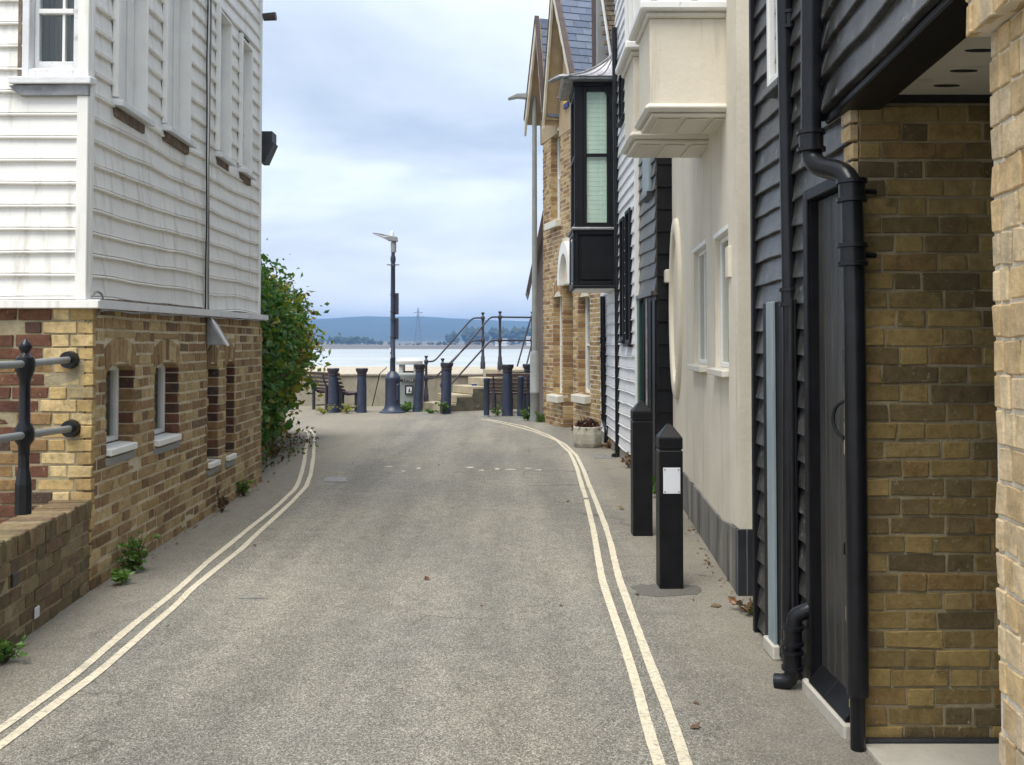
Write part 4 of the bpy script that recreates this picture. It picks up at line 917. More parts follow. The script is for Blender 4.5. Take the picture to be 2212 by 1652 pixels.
# ---- low wall and railing in front of it
FL = Frame(G(192, 1277), G(0, 1420).lerp(G(192, 1277), -2.2), (1, 0))
def low_wall():
    t = thing('low_brick_wall', 'low lichened brick wall with brick on edge coping and a white painted spot', 'wall', FL.pt(1.2, 0, -.1))
    H = .455
    w = brick_wall('wall', t, FL, 0, FL.len, 0, H, .076, M['brick_low'], M['mortar_dark'], seed=31, back=.22, rnd=.007)
    r = random.Random(8); a = 0.0
    while a < FL.len - .05:
        wd = r.uniform(.058, .07)
        MB().fbox(FL, a, a + wd, H + .002, H + .112 + r.uniform(-.006, .006), -.225 + r.uniform(-.008, .008), .006 + r.uniform(-.008, .008)).build('coping_brick', M['brick_low'], w, bevel=.006)
        a += wd + .007
    MB().fbox(FL, 0, FL.len, H - .01, H + .098, -.215, -.01).build('bedding', M['mortar'], t)
    q = FL.hit(78, 1322)
    MB().fbox(FL, q[0] - .03, q[0] + .03, q[1] - .032, q[1] + .03, .0, .008).build('white_spot', M['signwhite'], t, bevel=.006)
    q = FL.hit(30, 1255)
    MB().fbox(FL, q[0] - .04, q[0] + .03, q[1] - .03, q[1] + .04, .0, .0085).build('dark_brick', M['plinth_black'], t, bevel=.005)
low_wall()
def railing():
    Y = 4.62; b = P(50, 1110, Y); h = P(50, 733, Y).z
    t = thing('railing', 'black iron railing with a knobbed post fixed to the brick front', 'railing', b)
    z0 = b.z - .0
    def rp(y): return P(50, y, Y).z - z0
    MB().lathe(b, [(.040, 0), (.040, rp(1045)), (.033, rp(1025)), (.027, rp(1010)), (.026, rp(985))], 8).build('post_foot', M['iron'], t)
    MB().lathe(b, [(.026, rp(985)), (.028, rp(962)), (.046, rp(950)), (.048, rp(937)), (.044, rp(925)), (.027, rp(912)), (.025, rp(830)), (.027, rp(820)), (.044, rp(800)), (.048, rp(785)), (.042, rp(772)), (.024, rp(766)), (.018, rp(762)), (.032, rp(750)), (.030, rp(744)), (.012, rp(735)), (.004, rp(731))], 14).build('post', M['iron'], t, smooth=True)
    for (ym, yl, fx, fy) in ((786, 789, 147, 777), (940, 948, 150, 926)):
        f = P(fx, fy, FF.A.y - .03); m = P(50, ym, Y); l = P(-2, yl, 4.2); e = l + (l - m) * 5.0
        MB().tube([e, l, m + (l - m) * .1], .019, 10).build('rail', M['galv'], t, smooth=True)
        k = f - (f - m).normalized() * .16
        MB().tube([m + (f - m) * .06, k.lerp(m, .3)] + bez(k.lerp(m, .2), k, k, f, 5), .021, 10).build('rail', M['galv'], t, smooth=True)
        MB().tube([f + Vector((0, .03, 0)), f + Vector((0, -.012, 0))], [.058, .052], 18).build('flange', M['iron'], t, smooth=True)
railing()

# ---- climbing shrub beyond the house
def climber():
    t = thing('climbing_shrub', 'dense green climber with yellowing tips bulging beyond the white house', 'shrub', (-3.3, 13.0, 0))
    r = random.Random(17)
    g, y, d = MB(), MB(), MB()
    st = MB()
    # stems and a few trunks
    for k in range(9):
        p = Vector((-3.75 + r.uniform(-.3, .15), 10.9 + k * .42, 0)); q = p + Vector((r.uniform(-.4, .3), r.uniform(-.2, .4), r.uniform(1.4, 2.6)))
        st.tube(bez(p, p + Vector((r.uniform(-.2, .2), 0, .7)), q - Vector((r.uniform(-.3, .2), 0, .6)), q, 8), [.035 - .003 * i for i in range(9)], 6)
    def edge_x(z, Yv):
        """outline towards the street at height z"""
        xs = [(0.0, -4.0), (.35, -3.9), (.8, -3.66), (1.3, -3.42), (1.75, -3.28), (2.2, -3.44), (2.55, -3.7), (2.8, -3.95), (3.0, -4.2)]
        for i in range(len(xs) - 1):
            if xs[i][0] <= z <= xs[i + 1][0]:
                f = (z - xs[i][0]) / (xs[i + 1][0] - xs[i][0]); return xs[i][1] * (1 - f) + xs[i + 1][1] * f + (15 - Yv) * (.09 if z < .9 else .03)
        return -4.2
    n = 0
    clumps = []
    for k in range(760):
        z = r.uniform(.12, 2.9); Yv = r.uniform(10.6, 15.0)
        sag = .75 if z < .9 else 0
        x = edge_x(z, Yv) - abs(r.gauss(0, .22)) - .07 - .22 * mnoise.noise((Yv * .9, z * 1.3, 0)) - (0.05 if z > .6 else .0)
        if z > 2.5 and Yv > 13.2: z -= r.uniform(.2, 1.0)
        # the picture's taper: further along it gets lower
        clumps.append((Vector((x, Yv, z)), r.uniform(.12, .24)))
    for k in range(170):
        z = r.uniform(.1, .8); Yv = r.uniform(11.0, 15.2); clumps.append((Vector((edge_x(z, Yv) - abs(r.gauss(0, .15)) - .05, Yv, z)), r.uniform(.1, .18)))
    for c, s in clumps:
        yellow = 0.10 + .7 * max(0, min(1, (c.y - 13.3) / 1.4)) * (1 if c.z < 1.9 else .5)
        for i in range(64):
            p = c + Vector((r.gauss(0, s), r.gauss(0, s), r.gauss(0, s * .9)))
            if p.z < .03: continue
            mb = y if r.random() < yellow else g
            leaf(mb, p, r.choice((.05, .08, .10, .14)), r, -.15, .3)
    # outer shoots with dry leaves
    for k in range(46):
        z = r.uniform(.9, 2.75); Yv = r.uniform(12.5, 15.0); p = Vector((edge_x(z, Yv) - .05, Yv, z))
        dirv = Vector((r.uniform(.2, 1), r.uniform(-.3, .4), r.uniform(-.15, .7))).normalized(); L = r.uniform(.18, .5)
        pts = [p + dirv * L * f + Vector((0, 0, -.12 * L * f * f * 3 + .03 * math.sin(f * 5 + k))) for f in (0, .25, .5, .75, 1)]
        st.tube(pts, [.006, .005, .004, .003, .002], 4)
        for q in pts[1:]:
            for i in range(r.randint(1, 3)): leaf(d if r.random() < .65 else y, q, r.uniform(.04, .075), r, -.2, .3)
    # thin dry undergrowth at the foot
    for k in range(420):
        p = Vector((-3.1 + r.gauss(-.1, .16), r.uniform(10.5, 14.5), abs(r.gauss(0, .12)) + .01)); leaf(d if r.random() < .6 else g, p, r.uniform(.03, .07), r)
    g.build('foliage', M['leaf'], t, fix=False); y.build('foliage', M['leafy'], t, fix=False); d.build('dry_leaves', M['leafdry'], t, fix=False); st.build('stems', M['stem'], t, fix=False)
climber()
def garden_wall():
    F = Frame((-3.25, 10.6), (-3.95, 16.2), (1, 0))
    t = thing('garden_wall', 'dark old garden wall under the climber', 'wall', F.pt(2.6, 0, -.1))
    brick_wall('wall', t, F, 0, F.len, 0, 1.5, .078, M['brick_l'], M['mortar_dark'], seed=41, limit=120)
garden_wall()

# ================================================================== right: buff brick pier, passage, black boarded house
PA = P(2147, 900, 1.97)
FP = Frame((PA.x, 1.97), (PA.x - .12 * 3.0, 1.97 - 3.0), (-1, 0))
def pier():
    t = thing('brick_pier', 'buff brick pier with a corbelled head at the passage mouth', 'pier', FP.pt(.5, 0, -.1))
    zc = P(2120, 50, 1.9).z
    brick_wall('wall', t, FP, 0, FP.len, 0, zc, .0745, M['brick_pier'], M['mortar_pale'], seed=51, lens=(.045, .055, .04, .062, .075), rnd=.0018, back=.5, limit=300, jt=.007)
    MB().box(FP.pt(0, 0, -.5).x - .02, 4.0, -1.0, 1.93, 0, 4.0).build('inner_wall', M['mortar_dark'], t)  # unseen block added to keep sky light out of the passage
    Fc = Frame(FP.pt(-.02, 0, .04), FP.pt(3.0, 0, .04), (-1, 0))
    brick_wall('corbel', t, Fc, 0, 3.0, zc + .002, zc + .9, .0745, M['brick_pier'], M['mortar_pale'], seed=52, lens=(.045, .055, .04, .062), rnd=.0018, back=.5, limit=120, jt=.007)
pier()
FD = Frame(G(1870, 1606), (3.4, G(1870, 1606).y), (0, -1)); YD = FD.A.y
def passage():
    t = thing('passage_wall', 'dark olive brown brick wall at the end of the covered passage', 'wall', FD.pt(.8, 0, -.1))
    zt = P(2000, 222, YD).z
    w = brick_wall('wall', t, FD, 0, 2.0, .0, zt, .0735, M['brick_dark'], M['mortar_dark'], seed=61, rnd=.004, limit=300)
    # quoin returns on the street corner: daylight on them put into paler brick colour
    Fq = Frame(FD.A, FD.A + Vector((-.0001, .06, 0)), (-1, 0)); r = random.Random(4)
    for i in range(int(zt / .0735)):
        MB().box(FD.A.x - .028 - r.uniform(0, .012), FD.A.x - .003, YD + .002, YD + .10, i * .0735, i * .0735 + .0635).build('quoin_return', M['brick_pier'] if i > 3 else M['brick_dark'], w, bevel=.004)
    MB().fbox(FD, -.01, 2.0, -.005, .028, .002, .03).build('skirting', M['plinth_black'], t, bevel=.008)
    MB().fbox(FD, -.01, 2.0, zt - .0, zt + .055, -.2, .02).build('wall_plate', M['ventdark'], t)
    tag(MB().box(FD.A.x - .02, 3.4, 1.95, YD - .03, -.02, .012).build('passage_floor', M['threshold']), kind='structure')
passage()
JA, JB = P(1785, 250, 3.86), P(2030, 0, 2.56); JZ = (JA.z + JB.z) / 2
FJ = Frame((JA.x, JA.y), ((JB - JA) * 1.75 + JA), (-1, 0))
def jetty():
    t = thing('jettied_storey', 'black weatherboarded upper storey jettied over the passage with a pale soffit', 'house', FJ.pt(1.0, JZ, -.3))
    boards('boarding', t, FJ, 0, FJ.len, 9, lambda i: JZ + .132 * i, lambda i: JZ + .132 * i, M['blackboard'], M['black'], t=.034, wav=.016, seed=71, lap=.03, bead=False, fr=1.6)
    MB().fbox(FJ, -.01, FJ.len, JZ - .035, JZ - .004, -.16, .004).build('beam', M['black'], t, bevel=.006)
    MB().fbox(FJ, -.03, -.002, JZ - .02, JZ + 1.2, -.1, .045).build('end_board', M['black'], t, bevel=.005)
    zc = P(2000, 207, YD).z
    MB().box(FJ.A.x + .02, 3.4, 1.4, YD + .05, zc, zc + .05).build('soffit', M['ceilingw'], t)
    for (x, y, w) in ((2118, 108, .105), (2082, 152, .10), (2045, 184, .10)):
        d = ray(x, y); p = CO + d * ((zc - EYE) / d.z); n = 12
        b = MB(); b.tube_rings([[Vector((p.x + w * .5 * math.cos(2 * math.pi * k / n), p.y + .014 * math.sin(2 * math.pi * k / n), zz)) for k in range(n)] for zz in (zc - .003, zc + .004)]); b.build('vent_slot', M['ventdark'], t)
jetty()
FK = Frame(G(1856, 1596), G(1648, 1366), (-1, 0)); LK = FK.len
def black_house():
    t = thing('black_house', 'black weatherboarded house front with a plank door and iron downpipes', 'house', FK.pt(.7, 0, -.2))
    dz0, dz1 = .02, FK.hit(1762, 432)[1]
    da0, da1 = FK.hit(1868, 1000)[0], FK.hit(1764, 1000)[0]
    da0 = max(da0, .02)
    pa0, pa1 = FK.hit(1738, 1000)[0], FK.hit(1668, 1000)[0]
    pz = FK.hit(1670, 655)[1]
    ht = [(da0 - .02, da1 + .03, -1, dz1 + .05)]
    boards('boarding', t, FK, .0, LK, 34, lambda i: .03 + .122 * i, lambda i: .03 + .122 * i, M['blackboard'], M['black'], ht, t=.03, wav=.012, seed=81, lap=.025, bead=False, step=.06, fr=2)
    MB().fbox(FK, LK - .004, LK + .035, 0, 4.2, -.1, .045).build('corner_board', M['black'], t, bevel=.004)
    # plank door
    j = MB().fbox(FK, da1, da1 + .055, 0, dz1 + .05, -.06, .036).fbox(FK, da0 - .03, da1, dz1, dz1 + .05, -.06, .036); j.build('door_frame', M['black'], t, bevel=.004)
    MB().fbox(FK, da1 - .012, da1 - .001, .06, dz1, -.03, .02).build('door_stop', M['black'], t)
    d = MB().fbox(FK, da0, da1 - .012, .085, dz1 - .002, -.06, -.025).build('door', M['door'], t)
    n = 5; w = (da1 - .014 - da0) / n
    for k in range(n):
        MB().fbox(FK, da0 + w * k + .002, da0 + w * (k + 1) - .002, .088, dz1 - .004, -.024, -.010 + .001 * (k % 2)).build('plank', M['door'], d, bevel=.003)
    for k in range(2):
        a0 = da0 + (da1 - da0) * (0 if k == 0 else .52); a1 = da0 + (da1 - da0) * (.51 if k == 0 else .97)
        MB().add([FK.pt(a0, .05, -.02), FK.pt(a1, .05, -.02), FK.pt(a1, .15, -.02), FK.pt(a0, .15, -.02), FK.pt(a0, .05, .045), FK.pt(a1, .05, .045), FK.pt(a1, .068, .05), FK.pt(a0, .068, .05)], [(0, 1, 2, 3), (4, 5, 1, 0), (4, 7, 6, 5), (7, 3, 2, 6), (0, 3, 7, 4), (1, 5, 6, 2)]).build('weather_bar', M['black'], d, bevel=.003)
    h = FK.hit(1817, 905)
    MB().tube([FK.pt(h[0] - .02, h[1] + .075, -.01)] + bez(FK.pt(h[0] - .01, h[1] + .07, .0), FK.pt(h[0] + .03, h[1] + .05, .035), FK.pt(h[0] + .03, h[1] - .05, .035), FK.pt(h[0] - .01, h[1] - .07, .0), 10) + [FK.pt(h[0] - .01, h[1] - .09, -.01)], .008, 8).build('handle', M['iron'], d, smooth=True)
    for (x, y) in ((1823, 765), (1823, 1182)):
        k = FK.hit(x, y); MB().fbox(FK, k[0] - .008, k[0] + .008, k[1] - .03, k[1] + .02, -.012, .004).build('lock_plate', M['iron'], d, bevel=.003)
    MB().fbox(FK, -.0, da1 + .05, -.01, .055, -.08, .06).build('threshold', M['threshold'], t, bevel=.008)
    # shut narrow panel beside it, pale blue strip
    MB().fbox(FK, pa0, pa1, .02, pz, .03, .044).build('panel', M['black'], t, bevel=.004)
    for a in (pa0 + .0, pa0 + .07): MB().fbox(FK, a, a + .03, .02, pz, .044, .058).build('panel_batten', M['black'], t, bevel=.004)
    b0, b1 = FK.hit(1697, 1000)[0], FK.hit(1683, 1000)[0]
    MB().fbox(FK, b0, b1, .06, pz - .0, .045, .062).build('blue_strip', M['paleblue'], t, bevel=.003)
    MB().fbox(FK, b0 - .02, b1 + .05, .0, .07, .02, .075).build('foot_block', M['threshold'], t, bevel=.006)
    # window above
    wz = FK.hit(1668, 205)[1]; w0, w1 = FK.hit(1686, 100, .05)[0], FK.hit(1660, 100, .05)[0]
    wf = rect_frame(FK, w0, w1, wz, wz + 1.5, .04, .0, .06).build('window', M['whitetrim'], t, bevel=.004)
    MB().fbox(FK, w0 + .05, w1 - .05, wz + .05, wz + 1.45, .03, .034).build('pane', M['glass'], wf)
    MB().fbox(FK, w0 - .03, w1 + .03, wz - .04, wz - .002, .0, .075).build('sill', M['blackboard'], t, bevel=.004)
    # hidden bulk; the wall closing the passage is added to shut out light
    MB().box(2.9, 3.4, 1.9, YD + .2, 0, 2.6).box(1.5, 3.4, YD + .25, 5.1, 0, 2.4).box(1.5, 3.4, 1.2, 5.1, 2.75, 4.2).build('inner_wall', M['black'], t)
black_house()
def downpipe(label, pts, r, collars, name='downpipe', brackets=(), mat=None):
    t = thing(name, label, 'downpipe', pts[-1]); mat = mat or M['iron']
    MB().tube(pts, r, 16).build('pipe', mat, t, smooth=True)
    for c, ax in collars:
        c = Vector(c); ax = Vector(ax).normalized()
        MB().tube([c - ax * .045, c - ax * .043, c - ax * .028, c - ax * .026, c + ax * .026, c + ax * .028, c + ax * .043, c + ax * .045], [r * 1.05, r * 1.42, r * 1.42, r * 1.2, r * 1.2, r * 1.42, r * 1.42, r * 1.05], 16).build('collar', mat, t, smooth=True)
    for c, v in brackets: MB().tube([c, Vector(c) + Vector(v)], .012, 6).build('bracket', mat, t)
    return t
def near_pipes():
    Yu, Yl = 3.80, 3.56; Z = (0, 0, 1)
    u0, u1 = P(1752, -60, Yu), P(1752, 305, Yu); l0, l1 = P(1840, 420, Yl), P(1853, 1500, Yl)
    pts = [u0, u1] + bez(u1 + Vector((0, 0, -.03)), P(1753, 395, Yu), P(1838, 330, Yl), l0, 14) + [P(1846, 700, Yl), P(1850, 1100, Yl), l1]
    dp = downpipe('thick black cast iron downpipe with a swan neck beside the plank door', pts, .041, [(u1, Z), (P(1840, 412, Yl), Z), (P(1841, 550, Yl), Z)],
             brackets=[(P(1841, 550, Yl), (.10, .03, 0)), (P(1841, 412, Yl), (.10, .03, 0))])
    p = l1
    MB().tube([p + Vector((.006, .02, .02)), Vector((p.x + .006, p.y + .02, -.005))], .028, 12).build('drain_stub', M['iron'], dp)
    Ya = 4.40
    pts = [P(1693, -60, Ya)] + [P(1693 + 14 * f, -60 + f * 800, Ya) for f in (.25, .5, .75, 1)] + [P(1706, 1000, Ya), P(1704, 1345, Ya), P(1703, 1400, Ya)]
    downpipe('rusting black downpipe against the weatherboards beside the pale blue strip', pts, .035, [(P(1706, 642, Ya), Z), (P(1705, 750 - 745 + 40, Ya), Z)], brackets=[(P(1706, 642, Ya), (.07, -.02, 0)), (P(1704, 1200, Ya), (.07, 0, 0))])
    Yw = 4.2
    e0 = P(1748, 1316, Yw - .02); e1 = P(1716, 1330, Yw); e2 = P(1711, 1385, Yw); e3 = G(1706, 1462); e3.z = .035
    pts = [e0 + Vector((.05, 0, .02)), e0] + bez(e0 + (e1 - e0) * .5, e1, e1, e1 + (e2 - e1) * .7, 6) + [e2, Vector((e2.x, e2.y, .12))] + bez((e2.x, e2.y, .10), (e2.x, e2.y, .03), (e2.x - .02, e2.y, .03), (e2.x - .07, e2.y + .03, .025), 5)
    downpipe('short black waste pipe elbow running into the ground by the door frame', pts, .034, [(e1.lerp(e2, .75), Z), (Vector((e2.x, e2.y, .13)), Z)], name='waste_pipe')
near_pipes()

# ================================================================== cream rendered house with two oriels
FC = Frame(G(1598, 1286), (1.70, 9.80), (-1, 0)); LC = FC.len
FE = Frame(FC.A, (3.2, FC.A.y), (0, -1))
def cream_house():
    t = thing('cream_house', 'cream rendered house with two small oriel bays and a dark plinth', 'house', FC.pt(2, 0, -.3))
    def rect(x0, x1, y0, y1):
        a0, a1 = FC.hit(x1, y1)[0], FC.hit(x0, y1)[0]; xm = (x0 + x1) / 2; return [a0, a1, FC.hit(xm, y1)[1], FC.hit(xm, y0)[1]]
    w1, w2 = rect(1546, 1578, 495, 795), rect(1500, 1527, 528, 787)
    holes = [tuple(w1), tuple(w2)]
    zp = FC.hit(1597, 1142)[1]; zq = P(1477, 1032, G(1477, 1100).y).z
    b = MB()
    for c in cells(0, LC, .3, 6.2, holes): b.fbox(FC, *c, -.25, 0)
    b.build('street_wall', M['cream'], t)
    MB().fbox(FE, .0, 1.8, zp, 6.2, -.25, .004).build('end_wall', M['cream'], t)
    MB().box(FC.A.x + .3, 3.2, FC.A.y + .3, 9.7, 0, 6.1).build('inner_wall', M['room'], t)
    MB().prism(FC, [(-.012, -.01), (LC * .75, -.01), (LC * .75, .34), (0.7, .34), (-.012, zp)], -.05, .014).build('plinth', M['plinth'], t, bevel=.004)
    for a in (.35, .8, 1.25, 1.8, 2.3): MB().fbox(FC, a, a + .006, .0, .3 + .02 * a, .0, .0155).build('plinth_joint', M['ventdark'], t)
    MB().fbox(FE, -.013, 1.8, -.01, zp, -.05, .015).build('plinth', M['plinth_black'], t, bevel=.004)
    for i, w in enumerate((w1, w2)):
        a0, a1, z0, z1 = w
        fr = rect_frame(FC, a0 + .002, a1 - .002, z0 + .002, z1 - .03, .035, -.09, -.035).build('window', M['whitetrim'], t, bevel=.004)
        MB().fbox(FC, a0 + .035, a1 - .035, z0 + .035, z1 - .065, -.05, -.045).build('pane', M['glass'], fr)
        if i: MB().fbox(FC, (a0 + a1) / 2 - .012, (a0 + a1) / 2 + .012, z0 + .035, z1 - .065, -.06, -.036).build('glazing_bar', M['whitetrim'], fr)
        MB().fbox(FC, a0 - .005, a1 + .005, z1 - .03, z1 + .004, -.12, .012).build('head_board', M['whitetrim'], t, bevel=.003)
        MB().fbox(FC, a0, a0 + .02, z0, z1 - .03, -.2, -.12).build('shutter_box', M['creamtrim'], t)
        MB().para(FC.pt(a0 - .03, z0 - .045, -.06), FC.u * (a1 - a0 + .06), FC.n * .12 - Vector((0, 0, .008)), Vector((0, 0, .045))).build('sill', M['creamtrim'], t, bevel=.005)
    q = FC.hit(1583, 565); MB().fbox(FC, q[0] - .02, q[0] + .09, q[1] - .10, q[1] + .10, .0, .035).build('meter_box', M['cream'], t, bevel=.004)
    # oval surround
    c0 = FC.hit(1463, 665)
    n = 40; b = MB(); sa, sz = .47, FC.hit(1463, 470)[1] - c0[1]
    def ell(f, d): return [FC.pt(c0[0] + sa * f * math.cos(2 * math.pi * k / n), c0[1] + sz * f * math.sin(2 * math.pi * k / n), d) for k in range(n)]
    b.tube_rings([ell(1, -.02), ell(1.0, .03), ell(.97, .042), ell(.86, .042), ell(.83, .03), ell(.82, -.002)]); b.build('oval_surround', M['cream'], t, smooth=True)
    # oriels
    for i, (yn, yf, xr) in enumerate(((6.17, 6.70, 1572), (6.99, 7.56, 1521))):
        xl = P(1404, 150, 6.17).x; z0 = P(1450, 224, 6.17).z; z1 = P(1450, 40, 6.17).z; z2 = P(1450, 8, 6.17).z; xw = 1.75
        a = MB().box(xl, xw, yn, yf, z0, z1).build('bay_apron', M['cream'], t, bevel=.003)
        m = MB().box(xl - .035, xw, yn - .035, yf + .035, z0 - .055, z0 - .001).build('bay_moulding', M['creamtrim'], a, bevel=.022)
        MB().box(xl + .01, xw, yn + .01, yf - .01, z0 - .085, z0 - .056).build('bay_base', M['creamtrim'], a, bevel=.008)
        for k in range(3): MB().box(xl + .06 + .19 * k, xl + .21 + .19 * k, yn + .05, yf - .05, z0 - .095, z0 - .086).build('underside_panel', M['creamtrim'], a, bevel=.004)
        MB().box(xl - .025, xw, yn - .025, yf + .025, z1 + .001, z1 + .04).build('cornice_bed', M['creamtrim'], a, bevel=.01)
        MB().box(xl - .07, xw, yn - .07, yf + .07, z1 + .041, z2).build('cornice', M['whitetrim'], a, bevel=.012)
        zt = 5.6
        for (x, y) in ((xl, yn), (xl, yf - .06), (xl + .27, yn), (xl, (yn + yf) / 2 - .03)):
            MB().box(x, x + .06, y, y + .06, z2 + .001, zt).build('mullion', M['whitetrim'], t, bevel=.006)
        MB().box(xl, xw, yn, yf, z2 + .001, z2 + .07).build('bay_sill', M['whitetrim'], t, bevel=.004)
        MB().box(xl + .06, xw, yn + .025, yn + .03, z2 + .07, zt).box(xl + .025, xl + .03, yn + .06, yf - .06, z2 + .07, zt).build('pane', M['glass'], t)
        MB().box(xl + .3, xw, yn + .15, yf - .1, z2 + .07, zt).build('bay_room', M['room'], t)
        MB().box(xl - .06, xw, yn - .06, yf + .06, zt + .001, zt + .12).build('bay_roof', M['leadroof'], t)
    MB().box(1.35, 3.3, FC.A.y - .1, 9.9, 6.21, 6.4).build('roof', M['slate'], t)
cream_house()

# ================================================================== narrow black house
XB = P(1421, 900, 9.85).x
F4 = Frame((XB, 9.85), (XB - .02, 10.95), (-1, 0))
def narrow_black():
    t = thing('black_house', 'narrow black boarded house squeezed between the cream and white houses', 'house', F4.pt(.5, 0, -.3))
    MB().box(XB + .03, 3.0, 9.86, 10.9, 0, 6.4).build('inner_wall', M['black'], t)
    z = F4.hit(1405, 632)[1]
    boards('boarding', t, F4, .0, 1.1, 26, lambda i: z + .155 * i, lambda i: z + .155 * i, M['blackboard'], M['black'], t=.03, wav=.012, seed=91, lap=.02, bead=False, step=.1, back=.06)
    FN = Frame((XB + .0, 9.85), (XB + .5, 9.85), (0, -1))
    boards('end_boarding', t, FN, .0, .5, 26, lambda i: .1 + .24 * i, lambda i: .1 + .24 * i, M['black'], M['black'], t=.02, wav=.006, seed=92, lap=.02, bead=False, step=.2, back=.06)
    MB().fbox(F4, .02, .98, 0.0, z - .05, -.03, .01).build('door_panel', M['black'], t, bevel=.004)
    for a in (.05, .3, .55, .8): MB().fbox(F4, a, a + .14, .05, z - .1, .011, .02).build('door_plank', M['black'], t, bevel=.004)
    MB().fbox(F4, .0, 1.08, z - .05, z - .004, -.03, .07).build('door_hood', M['blackboard'], t, bevel=.004)
    MB().fbox(F4, .93, 1.08, .55, z - .06, .012, .05).build('green_shutter', M['green'], t, bevel=.004)
    MB().tube([F4.pt(.42, 0, .045), F4.pt(.42, z - .06, .045)], .012, 8).build('conduit', M['lead'], t)
    wz = F4.hit(1404, 420)[1]; a0, a1 = F4.hit(1411, 400)[0], F4.hit(1397, 400)[0]
    MB().fbox(F4, a0, a1, wz, wz + 1.3, .0, .05).build('window', M['paleblue'], t, bevel=.004)
    MB().fbox(F4, a0 - .06, a1 + .06, wz - .05, wz - .002, .0, .08).build('sill', M['blackboard'], t, bevel=.004)
    p = P(1441, 597, 9.80); MB().box(p.x - .03, p.x + .03, 9.72, 9.83, p.z - .07, p.z + .07).build('wall_lamp', M['creamtrim'], t, bevel=.01)
narrow_black()

# ================================================================== white boarded house with the black oriel
FW = Frame((1.50, 10.96), (1.455, 15.05), (-1, 0)); LW = FW.len
def white_house():
    t = thing('boarded_house', 'bright white weatherboarded house with a black oriel window', 'house', FW.pt(2, 0, -.3))
    holes = []
    for x0, x1, y0, y1 in ((1357, 1367, 452, 742), (1345, 1353, 470, 735)):
        a0, a1 = FW.hit(x1, 600)[0], FW.hit(x0, 600)[0]; xm = (x0 + x1) / 2; holes.append((a0, a1, FW.hit(xm, y1)[1], FW.hit(xm, y0)[1]))
    x0, x1 = 1343, 1351; a0, a1 = FW.hit(x1, 210)[0], FW.hit(x0, 210)[0]; holes.append((a0, a1, FW.hit(1347, 262)[1], FW.hit(1347, 155)[1]))
    MB().box(1.75, 3.2, 11.0, 14.9, 0, 7.4).build('inner_wall', M['room'], t)
    LU = FW.hit(1331, 300)[0]
    boards('boarding', t, FW, .03, LU, 46, lambda i: .16 + .152 * i, lambda i: .16 + .152 * i, M['white2'], M['room'], holes, t=.024, wav=.014, seed=101, step=.15, bead=True, span=LU, fr=1.2)
    boards('far_boarding', t, FW, LU, LW, 16, lambda i: .16 + .152 * i, lambda i: .16 + .152 * i, M['white2'], M['room'], (), t=.024, wav=.008, seed=102, step=.2, span=LW)
    MB().fbox(FW, -.02, .03, 0, 7.2, -.06, .045).build('corner_board', M['whitetrim'], t, bevel=.004)
    MB().fbox(FW, 0, LW, 0, .16, -.1, .01).build('plinth', M['seawall'], t)
    for a0, a1, z0, z1 in holes:
        f = rect_frame(FW, a0, a1, z0, z1, .05, -.06, .045).build('window', M['black'], t, bevel=.004)
        MB().fbox(FW, a0 + .05, a1 - .05, z0 + .05, z1 - .05, -.03, -.025).build('pane', M['glass'], f)
        MB().fbox(FW, a0 - .02, a1 + .02, z0 - .04, z0 - .002, .0, .07).build('sill', M['black'], t, bevel=.003)
    # tiles beside the upper wall
    tp = MB(); Y = 14.1
    rf = MB().box(P(1318, 100, Y).x, 2.4, Y + .02, Y + .5, P(1318, 130, Y).z, 7.6).build('tile_backing', M['oldwood'], t)
    r = random.Random(3)
    zb = P(1318, 128, Y).z; i = 0
    while zb + i * .075 < 7.4:
        z = zb + i * .075; xa = P(1318 - 20 * (z - zb) / (1.0), 100, Y).x - r.uniform(0, .01) ; x = max(xa, 1.36) - (.06 if i % 2 else 0)
        while x < 1.72:
            w = r.uniform(.10, .13); MB().box(max(x, 1.36), x + w - .006, Y - .012 - r.uniform(0, .01), Y + .02, z, z + .065).build('tile', M['tile'], rf, bevel=.004); x += w
        i += 1
    MB().tube([P(1320, 128, Y - .05), P(1301, 0, Y - .05), P(1293, -60, Y - .05)], .022, 6).build('verge', M['white2'], t)
    MB().box(P(1291, 50, 14.6).x, P(1309, 50, 14.6).x, 14.6, 14.9, 5.2, 7.4).build('grey_board', M['galv'], t)
white_house()
